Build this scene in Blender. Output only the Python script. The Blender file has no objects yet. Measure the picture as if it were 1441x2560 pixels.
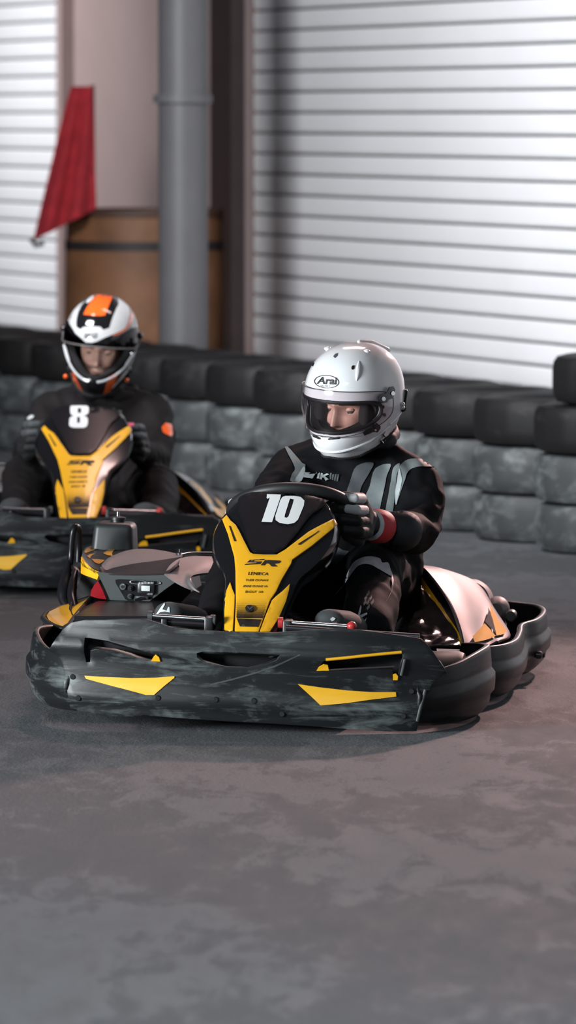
import bpy, bmesh, math, random
from mathutils import Vector, Matrix, noise
from mathutils.bvhtree import BVHTree
from mathutils.geometry import delaunay_2d_cdt, tessellate_polygon

random.seed(7)
scene = bpy.context.scene
COL = scene.collection
PI = math.pi
rad = math.radians

# ------------------------------------------------------------------ camera, light, exposure
W, H_IMG, F_PX = 1441, 2560, 14000.0
CAM = Vector((0.0, 0.0, 1.55))
PITCH = math.atan2(995.0, F_PX)
cam_data = bpy.data.cameras.new('camera')
cam_data.sensor_fit = 'VERTICAL'
cam_data.sensor_height = 36.0
cam_data.lens = 36.0 * F_PX / H_IMG
cam_data.clip_end = 300
cam_data.dof.use_dof = True
cam_data.dof.focus_distance = 14.5
cam_data.dof.aperture_fstop = 5.0
cam = bpy.data.objects.new('camera', cam_data)
COL.objects.link(cam)
cam.location = CAM
cam.rotation_euler = (PI / 2 - PITCH, 0, 0)
scene.camera = cam

scene.view_settings.view_transform = 'Standard'
scene.view_settings.look = 'None'
scene.view_settings.gamma = 1.0
scene.view_settings.use_curve_mapping = False
scene.view_settings.exposure = 0.0

world = bpy.data.worlds.new('hall_ambient')
scene.world = world
world.use_nodes = True
world.node_tree.nodes['Background'].inputs[0].default_value = (0.55, 0.62, 0.72, 1)
world.node_tree.nodes['Background'].inputs[1].default_value = 0.085


def area_light(name, loc, target, energy, color, sx, sy, spread=180):
    d = bpy.data.lights.new(name, 'AREA')
    d.shape = 'RECTANGLE'
    d.size, d.size_y = sx, sy
    d.energy = energy
    d.color = color
    d.spread = rad(spread)
    o = bpy.data.objects.new(name, d)
    COL.objects.link(o)
    o.location = loc
    o.rotation_euler = (Vector(target) - Vector(loc)).to_track_quat('-Z', 'Y').to_euler()
    return o


def spot_light(name, loc, target, energy, color, radius, angle, blend):
    d = bpy.data.lights.new(name, 'SPOT')
    d.energy, d.color, d.shadow_soft_size = energy, color, radius
    d.spot_size, d.spot_blend = rad(angle), blend
    o = bpy.data.objects.new(name, d)
    COL.objects.link(o)
    o.location = loc
    o.rotation_euler = (Vector(target) - Vector(loc)).to_track_quat('-Z', 'Y').to_euler()
    return o


# unseen lamps on the left: cool white, they light the doors and the karts' fronts
area_light('track_lamp', (-6.0, 10.4, 1.35), (-0.3, 14.6, 0.55), 280, (0.91, 0.97, 1.0), 2.0, 1.2, 100)  # hung low so the floor gets only grazing light
area_light('door_lamp', (-3.6, 15.9, 4.6), (1.45, 23.2, 1.2), 200, (0.96, 0.97, 1.0), 2.5, 1.2, 66)
area_light('door_lamp', (-5.0, 27.6, 4.4), (-1.3, 30.2, 1.6), 52, (0.96, 0.97, 1.0), 2.0, 1.0, 60)  # second one, added to brighten the left door
# soft lamp above the near part of the track
area_light('near_lamp', (-1.2, 6.0, 4.2), (-0.3, 8.9, 0.0), 76, (0.80, 0.96, 1.0), 3.0, 1.5, 75)
# pink floodlight low on the right behind the karts, pink lamps above them
spot_light('pink_lamp', (2.2, 19.0, 2.45), (0.85, 13.3, 0.0), 1080, (1.0, 0.585, 0.54), 0.10, 56, 0.9)
area_light('rear_lamp', (0.4, 18.6, 4.6), (-0.3, 14.5, 0.2), 45, (1.0, 0.66, 0.62), 1.6, 0.5, 120)


# ------------------------------------------------------------------ measuring helpers
def ray_dir(px, py):
    return (Vector((0, math.cos(PITCH), -math.sin(PITCH))) * F_PX + Vector((1, 0, 0)) * (px - W / 2)
            - Vector((0, math.sin(PITCH), math.cos(PITCH))) * (py - H_IMG / 2)).normalized()


def ground(px, py, z=0.0):
    d = ray_dir(px, py)
    return CAM + d * ((z - CAM.z) / d.z)


class Frame:
    """A kart's own axes: x to its left-hand side, y to its rear, z up."""
    def __init__(self, origin, yaw, roll):
        self.M = Matrix.Translation(origin) @ Matrix.Rotation(-yaw, 4, 'Z') @ Matrix.Rotation(roll, 4, 'Y')
        self.I = self.M.inverted()
        self.o = self.I @ CAM
        self.roll = roll

    def dir(self, px, py):
        return (self.I.to_3x3() @ ray_dir(px, py)).normalized()

    def __call__(self, px, py, y):
        d = self.dir(px, py)
        return self.o + d * ((y - self.o.y) / d.y)

    def on(self, px, py, fy):
        y = 0.0
        for _ in range(12):
            p = self(px, py, y)
            y = fy(p.x, p.z)
        return self(px, py, y)


# ------------------------------------------------------------------ materials
def nodes_of(name):
    m = bpy.data.materials.new(name)
    m.use_nodes = True
    nt = m.node_tree
    return m, nt, nt.nodes['Principled BSDF']


def add(nt, kind, **kw):
    n = nt.nodes.new(kind)
    for k, v in kw.items():
        setattr(n, k, v)
    return n


def coords(nt, scale=(1, 1, 1), rot=(0, 0, 0)):
    tc = add(nt, 'ShaderNodeTexCoord')
    mp = add(nt, 'ShaderNodeMapping')
    mp.inputs['Scale'].default_value = scale
    mp.inputs['Rotation'].default_value = rot
    nt.links.new(tc.outputs['Object'], mp.inputs['Vector'])
    return mp.outputs['Vector']


def noise_node(nt, vec, scale, detail=4, rough=0.6, dist=0.0):
    n = add(nt, 'ShaderNodeTexNoise')
    n.inputs['Scale'].default_value = scale
    n.inputs['Detail'].default_value = detail
    n.inputs['Roughness'].default_value = rough
    n.inputs['Distortion'].default_value = dist
    nt.links.new(vec, n.inputs['Vector'])
    return n.outputs['Fac']


def ramp(nt, fac, stops):
    r = add(nt, 'ShaderNodeValToRGB')
    e = r.color_ramp.elements
    e[0].position, e[0].color = stops[0][0], (*stops[0][1], 1)
    e[1].position, e[1].color = stops[-1][0], (*stops[-1][1], 1)
    for p, c in stops[1:-1]:
        k = e.new(p)
        k.color = (*c, 1)
    nt.links.new(fac, r.inputs['Fac'])
    return r.outputs['Color']


def bump(nt, bsdf, fac, strength, dist=0.01):
    b = add(nt, 'ShaderNodeBump')
    b.inputs['Strength'].default_value = strength
    b.inputs['Distance'].default_value = dist
    nt.links.new(fac, b.inputs['Height'])
    nt.links.new(b.outputs['Normal'], bsdf.inputs['Normal'])


def plain(name, c, rough=0.5, metal=0.0, coat=0.0, vary=0.12, scale=8.0, bmp=0.0, bscale=60.0, spec=0.5, sheen=0.0):
    m, nt, b = nodes_of(name)
    v = coords(nt)
    f = noise_node(nt, v, scale)
    lo = tuple(max(0.0, x * (1 - vary)) for x in c)
    hi = tuple(min(1.0, x * (1 + vary)) for x in c)
    nt.links.new(ramp(nt, f, [(0.3, lo), (0.7, hi)]), b.inputs['Base Color'])
    b.inputs['Roughness'].default_value = rough
    b.inputs['Metallic'].default_value = metal
    b.inputs['Coat Weight'].default_value = coat
    b.inputs['Coat Roughness'].default_value = 0.06
    b.inputs['Specular IOR Level'].default_value = spec
    if sheen:
        b.inputs['Sheen Weight'].default_value = sheen
        b.inputs['Sheen Roughness'].default_value = 0.4
    if bmp:
        bump(nt, b, noise_node(nt, v, bscale, 3), bmp, 0.004)
    return m


def scuffed(name, base, mark, amount=0.55, rough=0.42, stretch=(2.2, 2.2, 14.0), spec=0.5):
    """hard black plastic with long pale rub marks"""
    m, nt, b = nodes_of(name)
    v = coords(nt, stretch)
    streak = noise_node(nt, v, 2.6, 9, 0.68, 0.9)
    blot = noise_node(nt, coords(nt, (1, 1, 1.4)), 6.0, 6, 0.62, 0.4)
    mul = add(nt, 'ShaderNodeMath', operation='MULTIPLY')
    nt.links.new(streak, mul.inputs[0])
    nt.links.new(blot, mul.inputs[1])
    a = 0.36 - 0.17 * amount
    col = ramp(nt, mul.outputs[0], [(a, base), (a + 0.10, tuple(0.6 * x + 0.4 * y for x, y in zip(base, mark))), (a + 0.24, mark)])
    nt.links.new(col, b.inputs['Base Color'])
    b.inputs['Roughness'].default_value = rough
    b.inputs['Specular IOR Level'].default_value = spec
    bump(nt, b, streak, 0.16, 0.004)
    return m


def fabric(name, c, rough=0.75, weave=500, sheen=0.25, spec=0.3):
    m, nt, b = nodes_of(name)
    v = coords(nt)
    f = noise_node(nt, v, 14, 4)
    nt.links.new(ramp(nt, f, [(0.3, tuple(x * 0.8 for x in c)), (0.7, tuple(x * 1.2 for x in c))]), b.inputs['Base Color'])
    b.inputs['Roughness'].default_value = rough
    b.inputs['Sheen Weight'].default_value = sheen
    b.inputs['Sheen Roughness'].default_value = 0.35
    b.inputs['Specular IOR Level'].default_value = spec
    mix = add(nt, 'ShaderNodeMath', operation='ADD')
    nt.links.new(noise_node(nt, v, 38, 3), mix.inputs[0])
    nt.links.new(noise_node(nt, v, weave, 2), mix.inputs[1])
    bump(nt, b, mix.outputs[0], 0.16, 0.004)
    return m


def clear(name, tint=(1, 1, 1), opacity=0.12, rough=0.03, ior=1.45):
    """thin clear plastic: fresnel gloss over a tinted see-through sheet"""
    m, nt, b = nodes_of(name)
    out = nt.nodes['Material Output']
    tr = add(nt, 'ShaderNodeBsdfTransparent')
    k = 1 - opacity
    tr.inputs['Color'].default_value = (tint[0] * k, tint[1] * k, tint[2] * k, 1)
    gl = add(nt, 'ShaderNodeBsdfGlossy')
    gl.inputs['Roughness'].default_value = rough
    lw = add(nt, 'ShaderNodeLayerWeight')
    pw = add(nt, 'ShaderNodeMath', operation='POWER')
    nt.links.new(lw.outputs['Facing'], pw.inputs[0])
    pw.inputs[1].default_value = 4.5
    fr = add(nt, 'ShaderNodeMath', operation='MULTIPLY_ADD')
    nt.links.new(pw.outputs[0], fr.inputs[0])
    fr.inputs[1].default_value = 0.55
    fr.inputs[2].default_value = 0.03
    mx = add(nt, 'ShaderNodeMixShader')
    nt.links.new(fr.outputs[0], mx.inputs[0])
    nt.links.new(tr.outputs[0], mx.inputs[1])
    nt.links.new(gl.outputs[0], mx.inputs[2])
    nt.links.new(mx.outputs[0], out.inputs['Surface'])
    nt.nodes.remove(b)
    return m


def asphalt():
    m, nt, b = nodes_of('asphalt')
    tc = add(nt, 'ShaderNodeTexCoord')
    big = noise_node(nt, coords(nt, (1.0, 0.5, 1), (0, 0, 0.5)), 1.3, 6, 0.6, 0.5)
    mid = noise_node(nt, coords(nt, (1.6, 0.55, 1), (0, 0, 0.35)), 7.0, 6, 0.68, 0.5)
    fine = noise_node(nt, tc.outputs['Object'], 150, 3, 0.7)
    a1 = add(nt, 'ShaderNodeMath', operation='MULTIPLY_ADD')
    nt.links.new(mid, a1.inputs[0])
    a1.inputs[1].default_value = 0.62
    nt.links.new(big, a1.inputs[2])
    a2 = add(nt, 'ShaderNodeMath', operation='MULTIPLY_ADD')
    nt.links.new(fine, a2.inputs[0])
    a2.inputs[1].default_value = 0.45
    nt.links.new(a1.outputs[0], a2.inputs[2])
    nt.links.new(ramp(nt, a2.outputs[0], [(0.60, (0.066, 0.070, 0.076)), (1.03, (0.104, 0.110, 0.118)), (1.46, (0.158, 0.166, 0.176))]),
                 b.inputs['Base Color'])
    nt.links.new(ramp(nt, mid, [(0.3, (0.72,) * 3), (0.7, (0.92,) * 3)]), b.inputs['Roughness'])
    b.inputs['Specular IOR Level'].default_value = 0.18
    st = add(nt, 'ShaderNodeMath', operation='ADD')
    nt.links.new(noise_node(nt, tc.outputs['Object'], 85, 4, 0.7), st.inputs[0])
    nt.links.new(mid, st.inputs[1])
    bump(nt, b, st.outputs[0], 0.55, 0.006)
    return m


def skin_mat():
    m, nt, b = nodes_of('skin')
    v = coords(nt)
    nt.links.new(ramp(nt, noise_node(nt, v, 22, 4), [(0.3, (0.50, 0.27, 0.21)), (0.7, (0.66, 0.40, 0.32))]), b.inputs['Base Color'])
    b.inputs['Roughness'].default_value = 0.45
    bump(nt, b, noise_node(nt, v, 260, 2), 0.08, 0.002)
    return m


MT = {
    'asphalt': asphalt(),
    'wall': plain('pink_plaster', (0.29, 0.215, 0.205), 0.8, vary=0.06, scale=2.0, bmp=0.15, bscale=40),
    'door': plain('white_slat_metal', (0.80, 0.80, 0.82), 0.42, vary=0.03, scale=1.2),
    'door_gap': plain('door_joint', (0.09, 0.075, 0.075), 0.7),
    'rail': plain('shadowed_rail', (0.045, 0.03, 0.028), 0.55),  # dark brown takes in the shadow of the door recess
    'column': plain('grey_paint', (0.12, 0.118, 0.126), 0.5, vary=0.08, scale=3.0),
    'ceiling': plain('dark_ceiling', (0.05, 0.05, 0.055), 0.9),
    'red_cloth': fabric('red_cloth', (0.38, 0.022, 0.032), 0.8),
    'brown': plain('brown_wood', (0.20, 0.088, 0.040), 0.6, vary=0.35, scale=3.0, bmp=0.15, bscale=30),
    'brown_dark': plain('dark_brown_wood', (0.07, 0.032, 0.018), 0.6, vary=0.3, scale=3.0),
    'strap': plain('dark_strap', (0.02, 0.017, 0.017), 0.6),
    'tyre_black': scuffed('black_tyre', (0.008, 0.0075, 0.008), (0.036, 0.033, 0.034), 0.35, 0.6, (5, 5, 9), spec=0.25),
    'tyre_grey': scuffed('grey_painted_tyre', (0.036, 0.040, 0.043), (0.19, 0.21, 0.21), 0.85, 0.65, (4, 4, 7)),
    'scuff': scuffed('scuffed_plastic', (0.0085, 0.0098, 0.011), (0.17, 0.195, 0.195), 0.66, 0.40, spec=0.35),
    'scuff_shaded': scuffed('shaded_worn_plastic', (0.007, 0.007, 0.008), (0.040, 0.041, 0.044), 0.25, 0.36, spec=0.28),  # worn plastic with its marks darkened to hold the right side's shade
    'plastic': plain('black_plastic', (0.012, 0.012, 0.0135), 0.38, bmp=0.04, bscale=300),
    'plastic_grey': plain('dark_grey_plastic', (0.055, 0.062, 0.062), 0.42, vary=0.08),
    'tank': plain('matt_black_plastic', (0.022, 0.025, 0.026), 0.45),
    'gloss': plain('gloss_black', (0.008, 0.008, 0.0095), 0.14, coat=0.4, vary=0.05),
    'gloss_soft': plain('satin_black', (0.009, 0.0085, 0.0105), 0.32, vary=0.05, spec=0.3),
    'yellow': plain('yellow_vinyl', (0.83, 0.42, 0.014), 0.34, coat=0.15, vary=0.05),
    'yellow_matt': plain('matt_yellow_vinyl', (0.80, 0.40, 0.014), 0.7, vary=0.05, spec=0.1),
    'yellow_worn': scuffed('worn_yellow_vinyl', (0.80, 0.42, 0.02), (0.50, 0.27, 0.03), 0.2, 0.4),
    'silver': plain('silver_plastic', (0.17, 0.155, 0.155), 0.55, metal=0.35, vary=0.10, scale=3.5),
    'gunmetal': plain('gunmetal_plastic', (0.055, 0.045, 0.047), 0.22, metal=0.3, coat=0.4, vary=0.15, scale=4),
    'smoke': plain('dark_glossy_cover', (0.035, 0.024, 0.024), 0.16, metal=0.3, coat=0.5, vary=0.4, scale=10, bmp=0.7, bscale=13),
    'chrome': plain('chrome', (0.72, 0.74, 0.76), 0.22, metal=1.0, vary=0.04),
    'steel_dark': plain('dark_steel', (0.05, 0.05, 0.055), 0.35, metal=0.7),
    'white_print': plain('white_print', (0.74, 0.76, 0.77), 0.4, vary=0.02),
    'black_print': plain('black_print', (0.010, 0.008, 0.006), 0.5),
    'amber_print': plain('amber_fade_print', (0.10, 0.055, 0.012), 0.5),
    'red_plastic': plain('red_lens', (0.28, 0.008, 0.014), 0.12, coat=0.5),
    'red_bush': plain('red_bushing', (0.45, 0.03, 0.03), 0.4),
    'lcd': plain('pale_display', (0.62, 0.66, 0.66), 0.3, vary=0.02),
    'helmet_white': plain('white_gloss_paint', (0.83, 0.84, 0.86), 0.13, coat=0.6, vary=0.01, scale=2),
    'helmet_grey': plain('pearl_white_paint', (0.62, 0.63, 0.64), 0.15, coat=0.6, vary=0.04, scale=5),
    'helmet_black': plain('black_gloss_paint', (0.009, 0.009, 0.010), 0.10, coat=0.8, vary=0.05),
    'orange': plain('orange_paint', (0.92, 0.13, 0.018), 0.18, coat=0.6, vary=0.05),
    'liner': plain('black_liner', (0.010, 0.009, 0.010), 0.9, bmp=0.2),
    'rubber': plain('black_rubber', (0.014, 0.014, 0.016), 0.5),
    'visor': clear('clear_visor', (1.0, 0.97, 0.98), 0.06),
    'visor_dark': clear('smoke_visor', (0.42, 0.40, 0.41), 0.25),
    'skin': skin_mat(),
    'stubble': plain('stubbled_skin', (0.20, 0.115, 0.095), 0.6, vary=0.25, scale=60),
    'hair': plain('brown_hair', (0.035, 0.018, 0.012), 0.6),
    'eye': plain('shaded_eye', (0.12, 0.10, 0.095), 0.15, vary=0.02),  # eye white darkened to carry the shade inside the helmet
    'suit': fabric('black_suit_cloth', (0.0075, 0.0074, 0.0088), 0.75, spec=0.08, sheen=0.0),
    'suit_grey': fabric('slate_suit_cloth', (0.033, 0.037, 0.042), 0.6, spec=0.25, sheen=0.03),
    'panel': fabric('grey_green_cloth', (0.165, 0.19, 0.195), 0.62, sheen=0.1),
    'panel_dark': fabric('grey_cloth', (0.075, 0.082, 0.090), 0.62, sheen=0.1),
    'panel_white': fabric('pale_cloth', (0.50, 0.55, 0.56), 0.6, sheen=0.1),
    'knee': fabric('pale_grey_cloth', (0.42, 0.40, 0.44), 0.6, sheen=0.1),
    'jacket': fabric('brown_black_cloth', (0.012, 0.0102, 0.0108), 0.7, sheen=0.0, spec=0.15),
    'glove_black': fabric('black_glove', (0.013, 0.013, 0.014), 0.6, sheen=0.1),
    'glove_grey': fabric('pale_glove_pad', (0.52, 0.54, 0.56), 0.55, sheen=0.1),
    'glove_red': fabric('red_glove_cuff', (0.55, 0.035, 0.04), 0.55, sheen=0.1),
    'glove_pink': fabric('pink_glove_pad', (0.75, 0.13, 0.22), 0.55, sheen=0.1),
    'shoe': fabric('grey_suede', (0.046, 0.050, 0.053), 0.75, sheen=0.1),
    'sole': plain('shoe_sole', (0.012, 0.012, 0.012), 0.7),
}


# ------------------------------------------------------------------ building helpers
def mesh_from(name, verts, faces, mat, smooth=True, sharp=35):
    me = bpy.data.meshes.new(name)
    me.from_pydata([tuple(v) for v in verts], [], faces)
    me.validate()
    bm = bmesh.new()
    bm.from_mesh(me)
    bmesh.ops.remove_doubles(bm, verts=bm.verts, dist=1e-6)
    bmesh.ops.recalc_face_normals(bm, faces=bm.faces)
    bm.to_mesh(me)
    bm.free()
    if mat is not None:
        me.materials.append(MT[mat] if isinstance(mat, str) else mat)
    if smooth:
        me.polygons.foreach_set('use_smooth', [True] * len(me.polygons))
        me.set_sharp_from_angle(angle=rad(sharp))
    me.update()
    return me


def link(name, me, parent=None):
    o = bpy.data.objects.new(name, me)
    COL.objects.link(o)
    if parent is not None:
        o.parent = parent
    return o


def part(name, geo, mat, parent, smooth=True, sharp=35):
    return link(name, mesh_from(name, geo[0], geo[1], mat, smooth, sharp), parent)


def tag(o, label=None, cat=None, group=None, kind=None):
    for k, v in (('label', label), ('category', cat), ('group', group), ('kind', kind)):
        if v:
            o[k] = v
    return o


def empty(name, M):
    o = bpy.data.objects.new(name, None)
    o.empty_display_size = 0.1
    COL.objects.link(o)
    o.matrix_world = M
    return o


def solid(o, t, bevel=0.0, offset=-1, seg=2):
    s = o.modifiers.new('thick', 'SOLIDIFY')
    s.thickness = t
    s.offset = offset
    if bevel:
        b = o.modifiers.new('edge', 'BEVEL')
        b.width = bevel
        b.segments = seg
        b.limit_method = 'ANGLE'
        b.angle_limit = rad(50)
    bake(o)
    if not bevel:
        o.data.set_sharp_from_angle(angle=rad(40))
    return o


def bake(o):
    """apply an object's modifiers to its mesh"""
    dg = bpy.context.evaluated_depsgraph_get()
    me = bpy.data.meshes.new_from_object(o.evaluated_get(dg))
    old = o.data
    o.modifiers.clear()
    o.data = me
    bpy.data.meshes.remove(old)
    return me


def rounded(poly, k=4):
    """closed outline with its corners eased"""
    n = len(poly)
    out = []
    for i in range(n):
        p0, p1, p2, p3 = [Vector(poly[(i + j) % n]) for j in (-1, 0, 1, 2)]
        for s in range(k):
            u = s / k
            q = 0.5 * ((2 * p1) + (p2 - p0) * u + (2 * p0 - 5 * p1 + 4 * p2 - p3) * u * u + (3 * p1 - p0 - 3 * p2 + p3) * u ** 3)
            out.append((q.x, q.y))
    return out


class Geo:
    """verts and faces collected for one mesh"""
    def __init__(self):
        self.v, self.f = [], []

    def __getitem__(self, i):
        return (self.v, self.f)[i]

    def add(self, verts, faces):
        n = len(self.v)
        self.v += [Vector(p) for p in verts]
        self.f += [tuple(i + n for i in fc) for fc in faces]
        return self

    def bm(self, bm, M=None):
        bm.verts.ensure_lookup_table()
        for i, v in enumerate(bm.verts):
            v.index = i
        vs = [(M @ v.co) if M else v.co.copy() for v in bm.verts]
        self.add(vs, [[v.index for v in f.verts] for f in bm.faces])
        bm.free()
        return self

    def box(self, c, size, bevel=0.0, M=None, seg=2):
        bm = bmesh.new()
        bmesh.ops.create_cube(bm, size=1)
        for v in bm.verts:
            v.co = Vector((v.co.x * size[0], v.co.y * size[1], v.co.z * size[2]))
        if bevel:
            bmesh.ops.bevel(bm, geom=list(bm.edges), offset=bevel, segments=seg, affect='EDGES', profile=0.5)
        return self.bm(bm, Matrix.Translation(c) @ (M or Matrix()))

    def tube(self, pts, r, seg=14, closed=False, caps=True, flat=1.0):
        pts = [Vector(p) for p in pts]
        n = len(pts)
        rs = r if isinstance(r, (list, tuple)) else [r] * n
        tang = []
        for i in range(n):
            a = pts[(i - 1) % n] if (closed or i) else pts[0]
            b = pts[(i + 1) % n] if (closed or i < n - 1) else pts[-1]
            tang.append((b - a).normalized())
        up = Vector((0, 0, 1)) if abs(tang[0].z) < 0.9 else Vector((1, 0, 0))
        nrm = (up - tang[0] * up.dot(tang[0])).normalized()
        rings = []
        for i in range(n):
            nrm = (nrm - tang[i] * nrm.dot(tang[i])).normalized()
            bi = tang[i].cross(nrm)
            rings.append([pts[i] + (nrm * math.cos(2 * PI * k / seg) + bi * math.sin(2 * PI * k / seg) * flat) * rs[i] for k in range(seg)])
        return self.rings(rings, closed, caps)

    def rings(self, rings, closed=False, caps=True):
        n, m = len(rings), len(rings[0])
        fs = []
        for i in range(n if closed else n - 1):
            for k in range(m):
                fs.append((i * m + k, i * m + (k + 1) % m, ((i + 1) % n) * m + (k + 1) % m, ((i + 1) % n) * m + k))
        if caps and not closed:
            fs.append(tuple(range(m))[::-1])
            fs.append(tuple((n - 1) * m + k for k in range(m)))
        return self.add([p for r in rings for p in r], fs)

    def grid(self, rows):
        n, m = len(rows), len(rows[0])
        fs = [(i * m + k, i * m + k + 1, (i + 1) * m + k + 1, (i + 1) * m + k) for i in range(n - 1) for k in range(m - 1)]
        return self.add([p for r in rows for p in r], fs)

    def lathe(self, profile, c, axis='Z', seg=32, M=None):
        """profile of (radius, height) turned about an axis through c; closed solid when it starts and ends on the axis"""
        R = {'Z': Matrix(), 'X': Matrix.Rotation(PI / 2, 4, 'Y'), 'Y': Matrix.Rotation(-PI / 2, 4, 'X')}[axis]
        T = Matrix.Translation(c) @ (M or Matrix()) @ R
        rings = [[T @ Vector((max(r, 1e-5) * math.cos(2 * PI * k / seg), max(r, 1e-5) * math.sin(2 * PI * k / seg), h)) for k in range(seg)] for r, h in profile]
        return self.rings(rings, False, False)

    def ball(self, c, r, sub=2, M=None):
        bm = bmesh.new()
        bmesh.ops.create_icosphere(bm, subdivisions=sub, radius=1)
        s = r if isinstance(r, (list, tuple)) else (r, r, r)
        return self.bm(bm, Matrix.Translation(c) @ (M or Matrix()) @ Matrix.Diagonal((*s, 1)))

    def hull(self, balls, sub=2):
        """the smooth skin round several balls (centre, radius)"""
        bm = bmesh.new()
        for c, r in balls:
            s = r if isinstance(r, (list, tuple)) else (r, r, r)
            bmesh.ops.create_icosphere(bm, subdivisions=sub, radius=1, matrix=Matrix.Translation(c) @ Matrix.Diagonal((*s, 1)))
        res = bmesh.ops.convex_hull(bm, input=list(bm.verts))
        junk = [g for g in res['geom_interior'] if isinstance(g, bmesh.types.BMVert)]
        bmesh.ops.delete(bm, geom=junk, context='VERTS')
        loose = [v for v in bm.verts if not v.link_faces]
        bmesh.ops.delete(bm, geom=loose, context='VERTS')
        return self.bm(bm)

    def chain(self, pts):
        """limb: tapered links between (point, radius) joints"""
        for a, b in zip(pts, pts[1:]):
            self.hull([a, b])
        return self

    def prism(self, poly, depth):
        """outline (list of Vectors) pushed by the vector depth"""
        n = len(poly)
        d = Vector(depth)
        tris = tessellate_polygon([[Vector(p) for p in poly]])
        vs = [Vector(p) for p in poly] + [Vector(p) + d for p in poly]
        fs = [tuple(t) for t in tris] + [tuple(i + n for i in t)[::-1] for t in tris]
        fs += [(i, (i + 1) % n, (i + 1) % n + n, i + n) for i in range(n)]
        return self.add(vs, fs)


def smooth_line(pts, n):
    """n points on a Catmull-Rom curve through pts"""
    pts = [Vector(p) for p in pts]
    m = len(pts)
    out = []
    for i in range(n):
        t = i / (n - 1) * (m - 1)
        k = min(int(t), m - 2)
        u = t - k
        p1, p2 = pts[k], pts[k + 1]
        p0 = pts[k - 1] if k else p1 * 2 - p2
        p3 = pts[k + 2] if k + 2 < m else p2 * 2 - p1
        out.append(0.5 * ((2 * p1) + (p2 - p0) * u + (2 * p0 - 5 * p1 + 4 * p2 - p3) * u * u + (3 * p1 - p0 - 3 * p2 + p3) * u ** 3))
    return out


def loft(curves, n=20, m=None):
    """smooth sheet through several curves"""
    rows = [smooth_line(c, n) for c in curves]
    if m:
        cols = [smooth_line([r[k] for r in rows], m) for k in range(n)]
        rows = [[cols[k][j] for k in range(n)] for j in range(m)]
    return Geo().grid(rows)


def inside(p, poly):
    x, y = p
    c = False
    j = len(poly) - 1
    for i in range(len(poly)):
        xi, yi = poly[i]
        xj, yj = poly[j]
        if (yi > y) != (yj > y) and x < (xj - xi) * (y - yi) / (yj - yi) + xi:
            c = not c
        j = i
    return c


def resample(poly, step):
    out = []
    for i in range(len(poly)):
        a, b = Vector(poly[i][:2]), Vector(poly[(i + 1) % len(poly)][:2])
        k = max(1, int(math.ceil((b - a).length / step)))
        out += [tuple(a.lerp(b, j / k)) for j in range(k)]
    return out


def triangulate(outline, holes=(), step=0.02):
    """flat region with holes -> 2D points and triangles, filled with an even grid"""
    loops = [resample(outline, step)] + [resample(h, step) for h in holes]
    pts, edges = [], []
    for lp in loops:
        n0 = len(pts)
        pts += [Vector(p) for p in lp]
        edges += [(n0 + i, n0 + (i + 1) % len(lp)) for i in range(len(lp))]
    xs = [p[0] for p in loops[0]]
    ys = [p[1] for p in loops[0]]
    nb = len(pts)
    y = min(ys) + step * 0.5
    row = 0
    while y < max(ys):
        x = min(xs) + step * (0.5 if row % 2 else 1.0)
        while x < max(xs):
            if inside((x, y), loops[0]) and not any(inside((x, y), h) for h in loops[1:]):
                if min((pts[i].x - x) ** 2 + (pts[i].y - y) ** 2 for i in range(nb)) > (step * 0.45) ** 2:
                    pts.append(Vector((x, y)))
            x += step
        y += step * 0.87
        row += 1
    v, e, f, *_ = delaunay_2d_cdt(pts, edges, [], 0, 1e-7)
    tris = []
    for t in f:
        c = (v[t[0]] + v[t[1]] + v[t[2]]) / 3
        if inside(c, loops[0]) and not any(inside(c, h) for h in loops[1:]):
            tris.append(tuple(t))
    return v, tris


def sheet(outline, holes, fn, step):
    v, t = triangulate(outline, holes, step)
    g = Geo()
    g.add([fn(p.x, p.y) for p in v], t)
    return g


def face_out(o, M):
    """turn an open sheet's outer side to the front of the place"""
    me = o.data
    eye = M.inverted() @ CAM
    s = sum(p.normal.dot((eye - p.center).normalized()) * p.area for p in me.polygons)
    if s < 0:
        me.flip_normals()
    return o


def bvh_of(*objs):
    vs, fs = [], []
    for o in objs:
        n = len(vs)
        vs += [v.co.copy() for v in o.data.vertices]
        fs += [tuple(i + n for i in p.vertices) for p in o.data.polygons]
    return BVHTree.FromPolygons(vs, fs)


def drop(bvh, M, px, py, lift):
    """the point of a surface seen along one line of sight, lifted off it a little"""
    I = M.inverted()
    o = I @ CAM
    d = (I.to_3x3() @ ray_dir(px, py)).normalized()
    loc, nrm, idx, dist = bvh.ray_cast(o, d)
    if loc is None:
        q = o + d * ((I @ M.translation - o).dot(d))
        best = None
        for k in range(-40, 41):
            r = bvh.find_nearest(q + d * k * 0.05)
            if r[0] is not None and (best is None or r[3] < best[3]):
                best = r
        loc, nrm = best[0], best[1]
    if nrm.dot(d) > 0:
        nrm = -nrm
    return loc + nrm * lift


def decal(name, outline, bvh, M, mat, parent, lift=0.0015, thick=0.0, holes=(), step=6.0, bevel=0.0):
    v, t = triangulate(outline, holes, step)
    g = Geo()
    g.add([drop(bvh, M, p.x, p.y, lift) for p in v], t)
    me = bpy.data.meshes.new(name)
    me.from_pydata([tuple(p) for p in g.v], [], g.f)
    I = M.inverted()
    o = I @ CAM
    bm = bmesh.new()
    bm.from_mesh(me)
    bmesh.ops.recalc_face_normals(bm, faces=bm.faces)
    s = sum((f.normal.dot((o - f.calc_center_median()).normalized()) for f in bm.faces))
    if s < 0:
        bmesh.ops.reverse_faces(bm, faces=bm.faces)
    bm.to_mesh(me)
    bm.free()
    me.materials.append(MT[mat])
    me.polygons.foreach_set('use_smooth', [True] * len(me.polygons))
    ob = link(name, me, parent)
    if thick:
        solid(ob, thick, bevel, offset=1)
    return ob


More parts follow.
